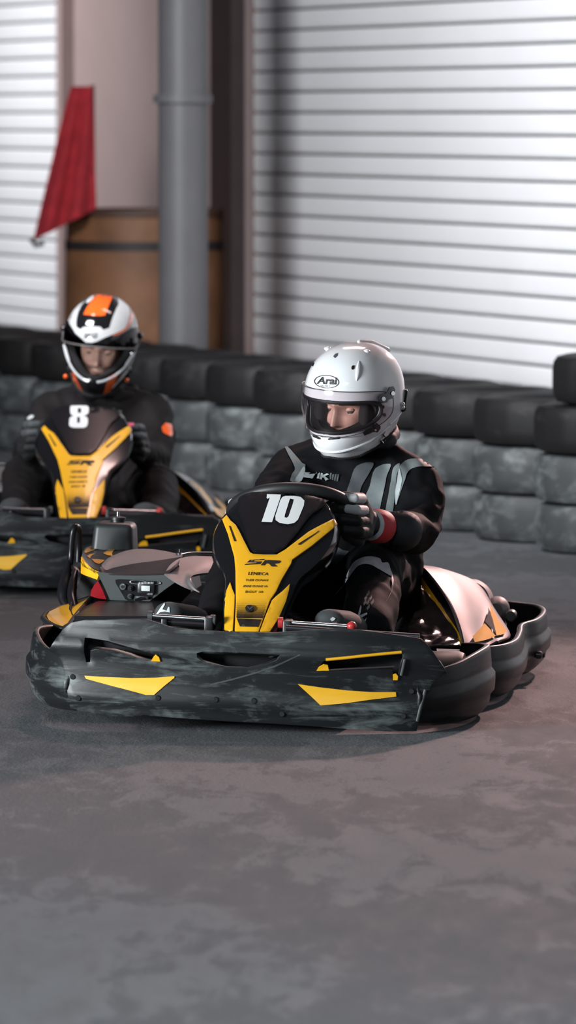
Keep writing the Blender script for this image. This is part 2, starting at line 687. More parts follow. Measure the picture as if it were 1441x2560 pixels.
def text_shape(s, shear=0.0, bold=0.0):
    """letters as a flat mesh in a unit box"""
    c = bpy.data.curves.new('letters', 'FONT')
    c.body = s
    c.shear = shear
    c.offset = bold
    c.resolution_u = 3
    o = bpy.data.objects.new('letters', c)
    COL.objects.link(o)
    dg = bpy.context.evaluated_depsgraph_get()
    me = o.evaluated_get(dg).to_mesh()
    vs = [(v.co.x, v.co.y) for v in me.vertices]
    fs = [tuple(p.vertices) for p in me.polygons]
    bpy.data.objects.remove(o)
    bpy.data.curves.remove(c)
    x0, x1 = min(v[0] for v in vs), max(v[0] for v in vs)
    y0, y1 = min(v[1] for v in vs), max(v[1] for v in vs)
    return [((x - x0) / (x1 - x0), (y - y0) / (y1 - y0)) for x, y in vs], fs


def letters(name, s, quad, bvh, M, mat, parent, lift=0.003, shear=0.0, bold=0.0):
    """text lying on a surface between four corners: top-left, top-right, bottom-right, bottom-left"""
    vs, fs = text_shape(s, shear, bold)
    a, b, c, d = [Vector(q) for q in quad]
    g = Geo()
    pts = []
    for u, w in vs:
        p = (d.lerp(c, u)).lerp(a.lerp(b, u), w)
        pts.append(drop(bvh, M, p.x, p.y, lift))
    g.add(pts, fs)
    me = bpy.data.meshes.new(name)
    me.from_pydata([tuple(p) for p in g.v], [], g.f)
    me.materials.append(MT[mat])
    return link(name, me, parent)


def copy_tree(o, parent=None):
    c = o.copy()
    COL.objects.link(c)
    if parent is not None:
        c.parent = parent
    for ch in list(o.children):
        copy_tree(ch, c)
    return c


def ellipse(cx, cy, rx, ry, n=24, rot=0.0):
    return [(cx + rx * math.cos(t) * math.cos(rot) - ry * math.sin(t) * math.sin(rot),
             cy + rx * math.cos(t) * math.sin(rot) + ry * math.sin(t) * math.cos(rot)) for t in (2 * PI * k / n for k in range(n))]


# ================================================================== the hall
U = Vector((-0.3495, 0.9369, 0))          # along the wall, away from the camera
NW = Vector((0.9369, 0.3495, 0))          # out through the wall
BASE = Vector((0.63, 20.5, 0))            # foot of the tyre barrier's front
WALL0 = BASE + NW * 1.5


def wall_pt(px, py, off=0.0):
    """where a line of sight meets the wall (moved off metres into the hall)"""
    d = ray_dir(px, py)
    p0 = WALL0 - NW * off
    t = (p0 - CAM).dot(NW) / d.dot(NW)
    return CAM + d * t


def along(p):
    return (p - WALL0).dot(U)


WM = Matrix(((U.x, -NW.x, 0, WALL0.x), (U.y, -NW.y, 0, WALL0.y), (0, 0, 1, 0), (0, 0, 0, 1)))   # wall axes: x along, y into the hall, z up

g = Geo()
g.grid([[Vector((-14 + 28 * i / 8, -2 + 44 * j / 8, 0)) for i in range(9)] for j in range(9)])
floor = part('floor', g, 'asphalt', None, False)
tag(floor, 'dark grey asphalt track with a pink cast on the right', 'floor', kind='structure')

HALL_H = 6.5


def wall_box(name, x0, x1, z0, z1, mat, y0=-0.2, y1=0.0, lab=None, cat='wall'):
    g = Geo().box(((x0 + x1) / 2, (y0 + y1) / 2, (z0 + z1) / 2), (x1 - x0, y1 - y0, z1 - z0))
    o = part(name, g, mat, None, False)
    o.matrix_world = WM
    tag(o, lab, cat, kind='structure')
    return o


xr0 = along(wall_pt(1900, 500))            # right door: near edge (out of the frame)
xr0 = -9.5
xr1 = along(wall_pt(615, 400))             # right door: far edge
xl0 = along(wall_pt(172, 400))             # left door: near edge
xl1 = xl0 + 9.0
DOOR_H = 4.3
wall_box('wall_back', xr1 + 0.02, xl0 - 0.02, 0, HALL_H, 'wall', lab='salmon plaster wall between the two white roller doors')
wall_box('wall_back', xr0, xr1 + 0.02, DOOR_H, HALL_H, 'wall', lab='salmon plaster wall above the right roller door')
wall_box('wall_back', xl0 - 0.02, xl1, DOOR_H, HALL_H, 'wall', lab='salmon plaster wall above the left roller door')
wall_box('wall_right', xr0 - 6, xr0, 0, HALL_H, 'wall', lab='salmon plaster wall beyond the right roller door')
wall_box('wall_left', xl1, xl1 + 6, 0, HALL_H, 'wall', lab='salmon plaster wall beyond the left roller door')


def roller_door(name, x0, x1, lab):
    """a wall of interlocking slats, each slightly bowed, with a dark joint between"""
    pitch = 0.0975
    g = Geo()
    n = int(DOOR_H / pitch)
    prof = [(0.0, 0.0), (0.003, 0.010), (0.012, 0.016), (0.05, 0.020), (pitch - 0.016, 0.018), (pitch - 0.010, 0.012), (pitch - 0.0085, 0.0)]
    for i in range(n):
        z = i * pitch
        rows = [[Vector((x, yy - 0.06, z + zz)) for x in (x0, x1)] for zz, yy in prof]
        g.grid(rows)
    o = part(name, g, 'door', None, True, 25)
    o.matrix_world = WM
    tag(o, lab, 'roller door', kind='structure')
    b = part('backing', Geo().box(((x0 + x1) / 2, -0.09, DOOR_H / 2), (x1 - x0, 0.04, DOOR_H)), 'door_gap', o, False)
    return o


roller_door('door_1', xr0, xr1, 'large white slatted roller door behind the driver in the white helmet')
roller_door('door_2', xl0, xl1, 'white slatted roller door at the far left behind the red flag')

for k, (px0, px1, lab) in enumerate(((560, 612, 'guide rail, recess shadow in its dark colour, along the left edge of the large roller door'),
                                     (172, 186, 'dark guide rail beside the left roller door'))):
    a, b = along(wall_pt(px1, 400)), along(wall_pt(px0, 400))
    wall_box('trim_%d' % (k + 1), a, b, 0, DOOR_H, 'rail' if k == 0 else 'wall', 0.0, 0.07, lab, 'trim')

for nm, c, sz, lb in (('wall_far', (-3, 42.1, HALL_H / 2), (26, 0.2, HALL_H), 'dim grey wall at the far end of the hall'),
                      ('wall_side', (-14.1, 20, HALL_H / 2), (0.2, 44, HALL_H), 'dim grey wall on the far left side of the track')):
    tag(part(nm, Geo().box(c, sz), 'wall', None, False), lb, 'wall', kind='structure')

# grey column in front of the wall
colp = wall_pt(458, 400, 0.78)
cr = 67 / F_PX * colp.y
Mc = Matrix.Translation((colp.x, colp.y, 0))
col = empty('support_column', Mc)
tag(col, 'round grey column standing between the roller doors', 'column', kind='structure')
part('shaft', Geo().lathe([(cr * 0.92, 0), (cr * 0.92, 3.0), (cr, 3.0), (cr, HALL_H)], (0, 0, 0), 'Z', 40), 'column', col)
zc = wall_pt(458, 247, 0.78).z
part('collar', Geo().lathe([(cr * 0.9, zc - 0.018), (cr * 1.1, zc - 0.018), (cr * 1.1, zc + 0.018), (cr * 0.9, zc + 0.018)], (0, 0, 0), 'Z', 40), 'column', col)

# brown wooden barrel behind the column, with a dark hoop round it
bp = wall_pt(366, 700, 0.38)
br_ = 205 / F_PX * bp.y
ztop = wall_pt(366, 522, 0.38).z
zs = wall_pt(366, 612, 0.38).z
lk = empty('barrel', Matrix.Translation((bp.x, bp.y, 0)))
tag(lk, 'big brown barrel with a dark hoop standing behind the grey column', 'barrel')
part('body', Geo().lathe([(0, 0), (br_ * .93, 0), (br_ * .97, ztop * .25), (br_, ztop * .5), (br_ * .985, ztop * .8), (br_ * .96, ztop - 0.03), (br_ * .90, ztop - 0.03), (br_ * .90, ztop - 0.06), (0, ztop - 0.06)], (0, 0, 0), 'Z', 48), 'brown', lk)
part('rim', Geo().lathe([(br_ * .89, ztop - 0.035), (br_ * .985, ztop - 0.035), (br_ * .985, ztop), (br_ * .89, ztop), (br_ * .89, ztop - 0.035)], (0, 0, 0), 'Z', 48), 'brown_dark', lk)
part('hoop', Geo().lathe([(br_ * .95, zs - .022), (br_ * .992, zs - .022), (br_ * .992, zs + .022), (br_ * .95, zs + .022), (br_ * .95, zs - .022)], (0, 0, 0), 'Z', 48), 'strap', lk)

# red flag on a thin pole that stands in the barrel
def at(px, py, y):
    d = ray_dir(px, py)
    return CAM + d * (y / d.y)


fy_ = bp.y - 0.2
fm = Matrix.Translation(at(236, 522, fy_))
I = fm.inverted()
flag = empty('red_flag', fm)
tag(flag, 'red cloth flag hanging in a long triangle before the left roller door', 'flag')
rows = []
for j in range(29):
    v = j / 28
    yy = fy_ - 0.16 * v
    a, b = at(178 - 94 * v ** 0.9, 216 + 386 * v, yy), at(231 + 10 * v, 216 + 305 * v, yy)
    rows.append([I @ (a.lerp(b, i / 28) + Vector((0, 0.03 * math.sin(i / 28 * 13 + v * 2.2) * (0.25 + v), 0))) for i in range(29)])
solid(part('cloth', Geo().grid(rows), 'red_cloth', flag), 0.004)
part('pole', Geo().tube([I @ at(232, 212, fy_ + 0.012), I @ at(236, 560, fy_ + 0.012)], 0.008), 'strap', flag)
c0 = at(84, 602, fy_ - 0.16)
part('corner_tie', Geo().tube([I @ (c0 + Vector((-0.012, 0, 0.01))), I @ (c0 + Vector((0.01, 0, -0.022))), I @ (c0 + Vector((0.05, 0, -0.012)))], 0.012), 'strap', flag)

# ------------------------------------------------------------------ tyre barrier along the wall
TR, TW = 0.285, 0.175


def tyre_geo():
    prof = [(0.165, -0.055), (0.19, -0.078), (0.235, -0.0875), (0.268, -0.079), (0.281, -0.060), (0.285, -0.030), (0.285, 0.030),
            (0.281, 0.060), (0.268, 0.079), (0.235, 0.0875), (0.19, 0.078), (0.165, 0.055), (0.172, 0.03), (0.215, 0.0), (0.172, -0.03), (0.165, -0.055)]
    seg = 48
    rings = []
    for r, h in prof:
        ring = []
        for k in range(seg):
            rr = r
            if r > 0.28:
                rr -= 0.006 * (k % 3 == 0)
            ring.append(Vector((rr * math.cos(2 * PI * k / seg), rr * math.sin(2 * PI * k / seg), h)))
        rings.append(ring)
    return Geo().rings(rings, False, False)


tg = tyre_geo()
ty_black = mesh_from('old_tyre', tg.v, tg.f, 'tyre_black')
ty_grey = mesh_from('old_tyre', tg.v, tg.f, 'tyre_grey')
ords = ['first', 'second', 'third', 'fourth', 'fifth', 'sixth', 'seventh', 'eighth', 'ninth', 'tenth', 'eleventh', 'twelfth', 'thirteenth',
        'fourteenth', 'fifteenth', 'sixteenth', 'seventeenth']
lev = ['grey painted tyre at the bottom', 'grey painted tyre in the middle', 'black tyre on top']
nst = 15
for s in range(nst):
    p = BASE + NW * (TR + 0.0) + U * (-1.35 + s * 0.585)
    for k in range(3):
        o = link('old_tyre', ty_grey if k < 2 else ty_black)
        j = Vector((random.uniform(-.006, .006), random.uniform(-.006, .006), 0)) if k else Vector()
        o.location = p + j + Vector((0, 0, TW * (k + 0.5)))
        o.rotation_euler = (0, 0, random.uniform(0, 6))
        tag(o, '%s of the %s barrier stack from the right' % (lev[k], ords[s]), 'tyre', 'tyres stacked along the wall')
o = link('old_tyre', ty_black)
pt = BASE + NW * (TR + 0.05) + U * (-0.80)
o.location = (pt.x, pt.y, TW * 3.5)
tag(o, 'loose black tyre lying on top of the barrier at the right edge', 'tyre', 'tyres stacked along the wall')


# ================================================================== the karts
K = Frame(ground(597, 1835), rad(6.5), 0.033)
K8 = Frame(ground(196, 1494), rad(-3.5), 0.014)

M10 = K.M
kart = empty('go_kart', M10)
tag(kart, 'black and yellow rental go-kart number 10 sliding in front on the asphalt', 'go-kart', 'rental go-karts on the track')


# ---- front bumper plate
def fb(x, z):
    return 0.055 * (x / 0.45) ** 2 + 0.03 * abs(z - 0.15)


def pxl(pts, fy=fb):
    out = []
    for q in pts:
        p = K.on(q[0], q[1], fy)
        out.append((p.x, p.z))
    return out


def fb3(x, z):
    ridge = 0.012 * math.exp(-((z - 0.20) / 0.02) ** 2) + 0.010 * math.exp(-((z - 0.075) / 0.018) ** 2)
    return Vector((x, fb(x, z) - ridge + 0.004 * noise.noise(Vector((x * 6, z * 9, 3))), z))


plate = [(124, 1622), (140, 1596), (158, 1572), (178, 1556), (210, 1550), (255, 1550), (310, 1547), (362, 1547), (392, 1556), (430, 1569), (490, 1575), (565, 1579),
         (685, 1582), (770, 1576), (852, 1569), (950, 1581), (1052, 1596), (1066, 1608), (1085, 1630), (1105, 1658), (1119, 1682), (1100, 1694), (1080, 1712),
         (1068, 1745), (1056, 1780), (1042, 1828), (975, 1829), (905, 1825), (800, 1817), (690, 1810), (560, 1803), (440, 1795), (360, 1788), (320, 1793), (270, 1791),
         (220, 1781), (176, 1771), (171, 1740), (166, 1710), (161, 1675), (154, 1652), (142, 1638)]
slot_l = [(213, 1594), (225, 1595), (270, 1602), (340, 1621), (385, 1635), (401, 1650), (380, 1651), (340, 1643), (285, 1628), (240, 1622), (227, 1626),
          (225, 1655), (216, 1656), (211, 1630)]
slot_r = [(812, 1651), (900, 1641), (1006, 1630), (1009, 1640), (1000, 1668), (995, 1696), (983, 1698), (984, 1668), (900, 1671), (822, 1676), (795, 1676), (803, 1662)]
hole_c = [(494, 1632), (508, 1628), (600, 1631), (702, 1636), (692, 1650), (665, 1660), (620, 1668), (565, 1666), (505, 1652), (494, 1642)]
g = sheet(pxl(plate), [pxl(slot_l), pxl(slot_r), pxl(hole_c)], fb3, 0.017)
bumper = part('front_bumper', g, 'scuff', kart)
face_out(bumper, M10)
whole = part('front_bumper', sheet(pxl(plate), [], fb3, 0.017), None, None)
bv_front = bvh_of(whole)
bpy.data.objects.remove(whole)
solid(bumper, 0.016, 0.0045)
bumper['label'] = 'scuffed black front bumper with yellow triangles'

# recess behind each slot and the yellow lips
back = []
g = Geo()
for s in (slot_l, slot_r, hole_c):
    q = pxl(s)
    cx, cz = sum(p[0] for p in q) / len(q), sum(p[1] for p in q) / len(q)
    hx = max(abs(p[0] - cx) for p in q) + 0.012
    hz = max(abs(p[1] - cz) for p in q) + 0.012
    g.box((cx, fb(cx, cz) + 0.062, cz), (hx * 2, 0.012, hz * 2), 0.003)
rec = part('slot_backing', g, 'plastic', bumper)
tri_l = [(212, 1689), (260, 1692), (330, 1695), (390, 1694), (437, 1690), (437, 1694), (410, 1716), (386, 1738), (366, 1738), (300, 1720), (216, 1697)]
tri_r = [(745, 1710), (800, 1718), (870, 1726), (930, 1730), (990, 1730), (991, 1741), (930, 1749), (870, 1758), (802, 1764), (775, 1738)]
for t in (tri_l, tri_r):
    decal('triangle_sticker', t, bv_front, M10, 'yellow_worn', bumper, 0.0012, 0.0015, step=12)
tip_l = [(379, 1651), (385, 1640), (391, 1635), (399, 1641), (402, 1652)]
tip_r = [(792, 1676), (798, 1666), (810, 1659), (820, 1661), (823, 1675)]
for t in (tip_l, tip_r):
    decal('slot_tip', t, bv_front, M10, 'yellow', bumper, 0.002, 0.003, step=8)
for pts, r, mt in (([(815, 1649), (860, 1645), (910, 1640), (960, 1635), (1004, 1631)], 0.0040, 'yellow'), ([(822, 1675), (870, 1672), (930, 1669), (987, 1666)], 0.0028, 'gunmetal')):
    part('slot_lip', Geo().tube([drop(bv_front, M10, *q, 0.001) for q in pts], r, 12), mt, bumper)
decal('slot_tip', [(983, 1685), (990, 1683), (995, 1690), (994, 1700), (983, 1700)], bv_front, M10, 'yellow', bumper, 0.002, 0.003, step=8)
for px, py in ((540, 1749), (635, 1752), (182, 1692), (196, 1745), (395, 1745), (1030, 1728), (1010, 1790), (706, 1785)):
    c = drop(bv_front, M10, px, py, 0.0)
    part('bolt', Geo().lathe([(0, -0.004), (0.006, -0.004), (0.0072, -0.001), (0.0072, 0.004), (0, 0.004)], c, 'Y', 16), 'plastic', bumper)
decal('scratch', [(525, 1710), (580, 1697), (640, 1680), (685, 1664), (750, 1636), (751, 1638), (688, 1668), (640, 1684), (580, 1701), (526, 1713)], bv_front, M10, 'plastic_grey', bumper, 0.0008, step=14)

# thin pale strips that brace the right end of the plate
for a, b in (((1064, 1722), (1042, 1806)), ((1013, 1646), (1003, 1690))):
    pts = [drop(bv_front, M10, a[0] + (b[0] - a[0]) * t, a[1] + (b[1] - a[1]) * t, 0.004) for t in (0.02, 0.3, 0.6, 0.95)]
    part('brace', Geo().tube(pts, 0.004, 10), 'plastic_grey', bumper)


# ---- wrap-round side bumpers: a band along a plan path with its own top and bottom height
def band(name, path, mat, n=40, thick=0.016, belly=0.008):
    """path: (x, y, bottom z, top z)"""
    line = smooth_line([Vector((p[0], p[1], 0)) for p in path], n)
    zs = smooth_line([Vector((p[2], p[3], 0)) for p in path], n)
    rows = []
    for i in range(n):
        a, b = line[max(0, i - 1)], line[min(n - 1, i + 1)]
        t = (b - a).normalized()
        out = Vector((t.y, -t.x, 0))
        if out.dot(line[i] - Vector((0, 0.8, 0))) < 0:
            out = -out
        r = []
        for j in range(15):
            v = j / 14
            z = zs[i].x + (zs[i].y - zs[i].x) * v
            bulge = belly * math.sin(PI * v) + (0.009 if 0.3 < v < 0.6 else 0.0) - 0.02 * max(0, 0.12 - v) / 0.12
            r.append(Vector((line[i].x, line[i].y, z)) + out * bulge)
        rows.append(r)
    o = part(name, Geo().grid(rows), mat, kart, True, 50)
    solid(o, thick, 0.005, offset=0)
    return o


for s in (-1, 1):
    front = band('corner_bumper', [(s * 0.432, 0.062, 0.036, 0.165), (s * 0.475, 0.10, 0.034, 0.172), (s * 0.525, 0.17, 0.034, 0.186), (s * 0.562, 0.28, 0.034, 0.202),
                                   (s * 0.580, 0.40, 0.034, 0.208), (s * 0.575, 0.53, 0.034, 0.202), (s * 0.548, 0.62, 0.034, 0.195), (s * 0.50, 0.66, 0.036, 0.19)],
                 'scuff' if s < 0 else 'scuff_shaded')  # right corner takes the darker copy, as it faces away from the light
    side = band('side_bumper', [(s * 0.50, 0.70, 0.04, 0.18), (s * 0.555, 0.715, 0.04, 0.178), (s * 0.598, 0.80, 0.04, 0.178), (s * 0.618, 0.95, 0.04, 0.178), (s * 0.616, 1.14, 0.04, 0.182),
                                (s * 0.612, 1.27, 0.045, 0.190), (s * 0.640, 1.37, 0.05, 0.194), (s * 0.650, 1.50, 0.055, 0.197), (s * 0.645, 1.64, 0.055, 0.200), (s * 0.612, 1.74, 0.055, 0.202),
                                (s * 0.53, 1.78, 0.055, 0.205)], 'scuff_shaded', 60)
    for yy, zz in ((1.33, 0.10), (1.46, 0.09)):
        part('bolt', Geo().lathe([(0, 0), (0.011, 0), (0.011, 0.012), (0.008, 0.016), (0, 0.016)], (s * 0.652, yy, zz), 'X', 16), 'steel_dark', side)
rb = [(-0.53, 1.785, .06, .205), (-0.3, 1.80, .06, .22), (0, 1.805, .06, .225), (0.3, 1.80, .06, .22), (0.53, 1.785, .06, .205)]
band('rear_bumper', rb, 'scuff_shaded', 24)

# ---- chassis: floor tray, frame tubes, axles, pedals
g = Geo().prism([(-0.27, 0.12, 0.055), (0.27, 0.12, 0.055), (0.33, 0.6, 0.055), (0.33, 1.3, 0.055), (-0.33, 1.3, 0.055), (-0.33, 0.6, 0.055)], (0, 0, 0.006))
part('floor_tray', g, 'plastic', kart, False)
for s in (-1, 1):
    part('frame_tube', Geo().tube(smooth_line([(s * 0.24, 0.10, 0.075), (s * 0.28, 0.30, 0.075), (s * 0.345, 0.62, 0.075), (s * 0.35, 1.0, 0.075), (s * 0.31, 1.4, 0.075), (s * 0.33, 1.74, 0.085)], 30), 0.015), 'steel_dark', kart)
    part('pedal', Geo().box((s * 0.16, 0.235, 0.17), (0.06, 0.012, 0.13), 0.004, Matrix.Rotation(0.25, 4, 'X')).tube([(s * 0.16, 0.24, 0.08), (s * 0.16, 0.235, 0.18)], 0.007), 'steel_dark', kart)
    part('stub_axle', Geo().tube([(s * 0.33, 0.50, 0.098 - s * 0.33 * K.roll), (s * 0.47, 0.50, 0.098 - s * 0.44 * K.roll)], 0.012), 'steel_dark', kart)
part('cross_tube', Geo().tube(smooth_line([(-0.33, 0.52, 0.09), (-0.15, 0.46, 0.075), (0.15, 0.46, 0.075), (0.33, 0.52, 0.09)], 20), 0.014), 'steel_dark', kart)
part('rear_axle', Geo().tube([(-0.40, 1.46, 0.100 + 0.40 * K.roll), (0.40, 1.46, 0.100 - 0.40 * K.roll)], 0.02), 'steel_dark', kart)


def wheel(x, y, r, w):
    c = Vector((x, y, r - x * K.roll + 0.001))
    M = Matrix.Rotation(-K.roll, 4, 'Y')
    prof = [(0.062, -w * .42), (0.075, -w * .48), (r * .8, -w * .5), (r * .95, -w * .46), (r, -w * .34), (r, w * .34), (r * .95, w * .46), (r * .8, w * .5), (0.075, w * .48), (0.062, w * .42), (0.062, -w * .42)]
    o = part('wheel', Geo().lathe(prof, c, 'X', 48, M), 'rubber', kart)
    rim = [(0, -w * .2), (0.03, -w * .2), (0.035, -w * .12), (0.055, -w * .12), (0.063, -w * .42), (0.066, -w * .42), (0.066, w * .42), (0.063, w * .42), (0.055, w * .12), (0.035, w * .12), (0.03, w * .2), (0, w * .2)]
    part('rim', Geo().lathe(rim, c, 'X', 36, M), 'steel_dark', o)


for s in (-1, 1):
    wheel(s * 0.475, 0.50, 0.098, 0.105)
    wheel(s * 0.44, 1.46, 0.100, 0.13)

# ---- bright cross bars above the bumper
def bar(name, a, b, y, r, mat):
    pa, pb = K(*a, y), K(*b, y)
    return part(name, Geo().tube([pa, pb], r, 16), mat, kart), pa, pb


o, pa, pb = bar('cross_bar', (376, 1540), (533, 1550), 0.13, 0.0062, 'chrome')
for p in (pa, pb):
    part('end_collar', Geo().tube([p - Vector((.006, 0, 0)), p + Vector((.006, 0, 0))], 0.0135, 18), 'plastic_grey', o)
o2, pa2, pb2 = bar('cross_bar', (716, 1557), (868, 1567), 0.13, 0.0062, 'chrome')
part('red_bushing', Geo().ball(pb2 + Vector((0.012, 0, 0.002)), 0.013), 'red_bush', o2)
part('red_bushing', Geo().tube([pa2 - Vector((.02, 0, 0)), pa2 - Vector((.008, 0, 0))], 0.014, 18), 'red_bush', o2)
bar('lower_bar', (374, 1552), (540, 1562), 0.15, 0.010, 'steel_dark')
bar('lower_bar', (716, 1570), (1050, 1592), 0.10, 0.008, 'steel_dark')
for s in (-1, 1):
    part('bar_bracket', Geo().box((s * 0.10, 0.14, 0.23), (0.022, 0.05, 0.10), 0.004), 'plastic', kart)
    part('bar_bracket', Geo().box((s * 0.215, 0.15, 0.20), (0.016, 0.04, 0.15), 0.004), 'plastic', kart)


# ---- front fairing
def ffy(x, z):
    xc = fxc(z)
    return 0.13 + (z - 0.25) * 1.3 + 0.75 * (x - xc) ** 2


def fxc(z):
    return 0.004 + 0.030 * max(0, min(1.1, (z - 0.25) / 0.3)) ** 1.3


LV = [(0.215, 0.066, 0.05), (0.25, 0.068, 0.06), (0.315, 0.082, 0.08), (0.352, 0.089, 0.10), (0.375, 0.099, 0.12), (0.395, 0.119, 0.13), (0.42, 0.138, 0.14), (0.447, 0.150, 0.14),
      (0.474, 0.153, 0.13), (0.50, 0.147, 0.12), (0.525, 0.132, 0.10), (0.545, 0.116, 0.085), (0.558, 0.100, 0.07), (0.566, 0.085, 0.05)]
lv = smooth_line([Vector(p) for p in LV], 40)
rings = []
for z, w, dp in lv:
    xc = fxc(z)
    r = []
    for t in (-1.03, -1.07, -1.08, -1.05):
        pass
    side = [(-1.00, dp), (-1.04, dp * .72), (-1.06, dp * .42), (-1.045, dp * .16)]
    for k, q in side:
        r.append(Vector((xc + w * k, ffy(xc + w, z) + q, z - q * 0.25)))
    for i in range(17):
        u = -1 + 2 * i / 16
        crown = 0.012 * (1 - abs(u) ** 3)
        r.append(Vector((xc + w * u, ffy(xc + w * u, z) - crown, z)))
    for k, q in reversed(side):
        r.append(Vector((xc - w * k, ffy(xc + w, z) + q, z - q * 0.25)))
    rings.append(r)
g = Geo().grid(rings)
fairing = part('front_fairing', g, 'gloss', kart, True, 42)
face_out(fairing, M10)
bv_fair = bvh_of(fairing)
solid(fairing, 0.006, 0.0)
top = rings[-1]
lid = part('fairing_top', Geo().grid([top[4:21], [p + Vector((0, 0.05, -0.004)) for p in top[4:21]], [p + Vector((0, 0.10, -0.03)) for p in top[4:21]]]), 'gloss_soft', fairing)
solid(lid, 0.005)

ypanel = [(557, 1302), (568, 1291), (578, 1305), (591, 1316), (600, 1332), (611, 1355), (626, 1384), (633, 1388), (660, 1390), (692, 1390), (714, 1377), (740, 1357), (771, 1333), (785, 1325), (800, 1317),
          (834, 1300), (840, 1313), (832, 1324), (780, 1367), (731, 1402), (728, 1412), (716, 1432), (704, 1452), (690, 1482), (676, 1502), (672, 1512), (660, 1545), (647, 1581), (588, 1580), (591, 1510), (590, 1430), (587, 1396), (571, 1338)]
decal('yellow_panel', ypanel, bv_fair, M10, 'yellow', fairing, 0.001, 0.0045, step=9, bevel=0.0015)
decal('yellow_panel', [(577, 1459), (582, 1475), (588, 1490), (587, 1520), (583, 1579), (563, 1577), (563, 1530), (566, 1494), (571, 1472)], bv_fair, M10, 'yellow', fairing, 0.001, 0.004, step=8, bevel=0.0012)
decal('yellow_panel', [(724, 1463), (722, 1478), (714, 1507), (697, 1546), (675, 1581), (650, 1581), (664, 1543), (680, 1504), (690, 1494), (707, 1480)], bv_fair, M10, 'yellow', fairing, 0.001, 0.004, step=8, bevel=0.0012)
plate10 = [(603, 1243), (640, 1236), (690, 1234), (735, 1238), (780, 1246), (817, 1256), (800, 1276), (782, 1288), (770, 1300), (745, 1335), (714, 1372), (692, 1386), (636, 1384), (628, 1376), (621, 1360), (614, 1328), (606, 1306), (597, 1282), (598, 1262)]
decal('number_plate', plate10, bv_fair, M10, 'gloss_soft', fairing, 0.001, 0.007, step=9, bevel=0.003)
d10 = 'number_digit'
one = [(669, 1242), (703, 1243), (702, 1250), (681, 1312), (655, 1311), (660, 1297), (676, 1250), (670, 1254), (668, 1251)]
zero = [(715, 1246), (735, 1246), (752, 1249), (761, 1258), (760, 1270), (745, 1306), (736, 1314), (720, 1317), (700, 1314), (690, 1307), (689, 1297), (702, 1256), (707, 1249)]
zhole = [(726, 1253), (735, 1255), (732, 1268), (722, 1297), (718, 1301), (712, 1300), (713, 1293), (724, 1258)]
num10 = [decal(d10, one, bv_fair, M10, 'white_print', fairing, 0.0092, step=6),
         decal(d10, zero, bv_fair, M10, 'white_print', fairing, 0.0092, holes=[zhole], step=6)]
for s in ([(574, 1319), (578, 1320), (591, 1355), (592, 1358), (587, 1358)], [(745, 1366), (747, 1363), (790, 1336), (797, 1330), (796, 1334), (760, 1360), (750, 1367)]):
    decal('vent_slot', s, bv_fair, M10, 'black_print', fairing, 0.0068, step=6)
# printed marks
S1 = [(626, 1404), (662, 1402), (660, 1405), (636, 1406), (634, 1408), (656, 1408), (651, 1415), (612, 1417), (616, 1414), (641, 1412), (643, 1411), (618, 1411)]
R1 = [(652, 1418), (664, 1404), (700, 1406), (703, 1409), (697, 1413), (686, 1414), (694, 1421), (680, 1421), (673, 1414), (666, 1413), (662, 1418)]
for s in (S1, R1):
    decal('printed_mark', s, bv_fair, M10, 'black_print', fairing, 0.0066, step=6)
letters('printed_words', 'LENIECA', [(621, 1434), (671, 1436), (671, 1443), (621, 1442)], bv_fair, M10, 'black_print', fairing, 0.0066, 0.2, 0.02)
letters('printed_words', 'TUER OUNAIS', [(615, 1452), (671, 1453), (671, 1458), (615, 1458)], bv_fair, M10, 'black_print', fairing, 0.0066, 0.2, 0.02)
letters('printed_words', 'ANNE OUNNE VA', [(608, 1467), (669, 1468), (669, 1473), (608, 1473)], bv_fair, M10, 'black_print', fairing, 0.0066, 0.2, 0.02)
letters('printed_words', 'BHOUT  OB', [(614, 1481), (658, 1482), (658, 1487), (614, 1487)], bv_fair, M10, 'black_print', fairing, 0.0066, 0.2, 0.02)
decal('fade_print', [(593, 1551), (654, 1553), (646, 1572), (601, 1571)], bv_fair, M10, 'black_print', fairing, 0.0066, step=8)
g = Geo()
for j in range(22):
    py = 1549 - j * 2.3
    r = 1.6 * (1 - j / 22) + 0.15
    for i in range(34):
        px = 592 + i * 2.4 + (1.2 if j % 2 else 0)
        if 592 < px < 590 + 68 - (j < 0) + j * 0.55:
            c = [drop(bv_fair, M10, px + r * math.cos(a), py + r * math.sin(a), 0.0064) for a in (0.4, 2.0, 3.5, 5.1)]
            g.add(c, [(0, 1, 2, 3)])
part('dot_print', g, 'black_print', fairing, False)
decal('emblem', ellipse(625, 1528, 10.5, 8.5), bv_fair, M10, 'plastic', fairing, 0.007, 0.004, step=5)
decal('emblem_mark', [(618, 1525), (621, 1524), (625, 1529), (632, 1523), (634, 1525), (626, 1533)], bv_fair, M10, 'plastic_grey', fairing, 0.0115, step=5)

# ---- steering wheel and column
WC = K(733, 1283, 0.68)
wr = 0.160
tilt = Matrix.Translation(WC) @ Matrix.Rotation(rad(-4), 4, 'Y') @ Matrix.Rotation(rad(-30), 4, 'X')
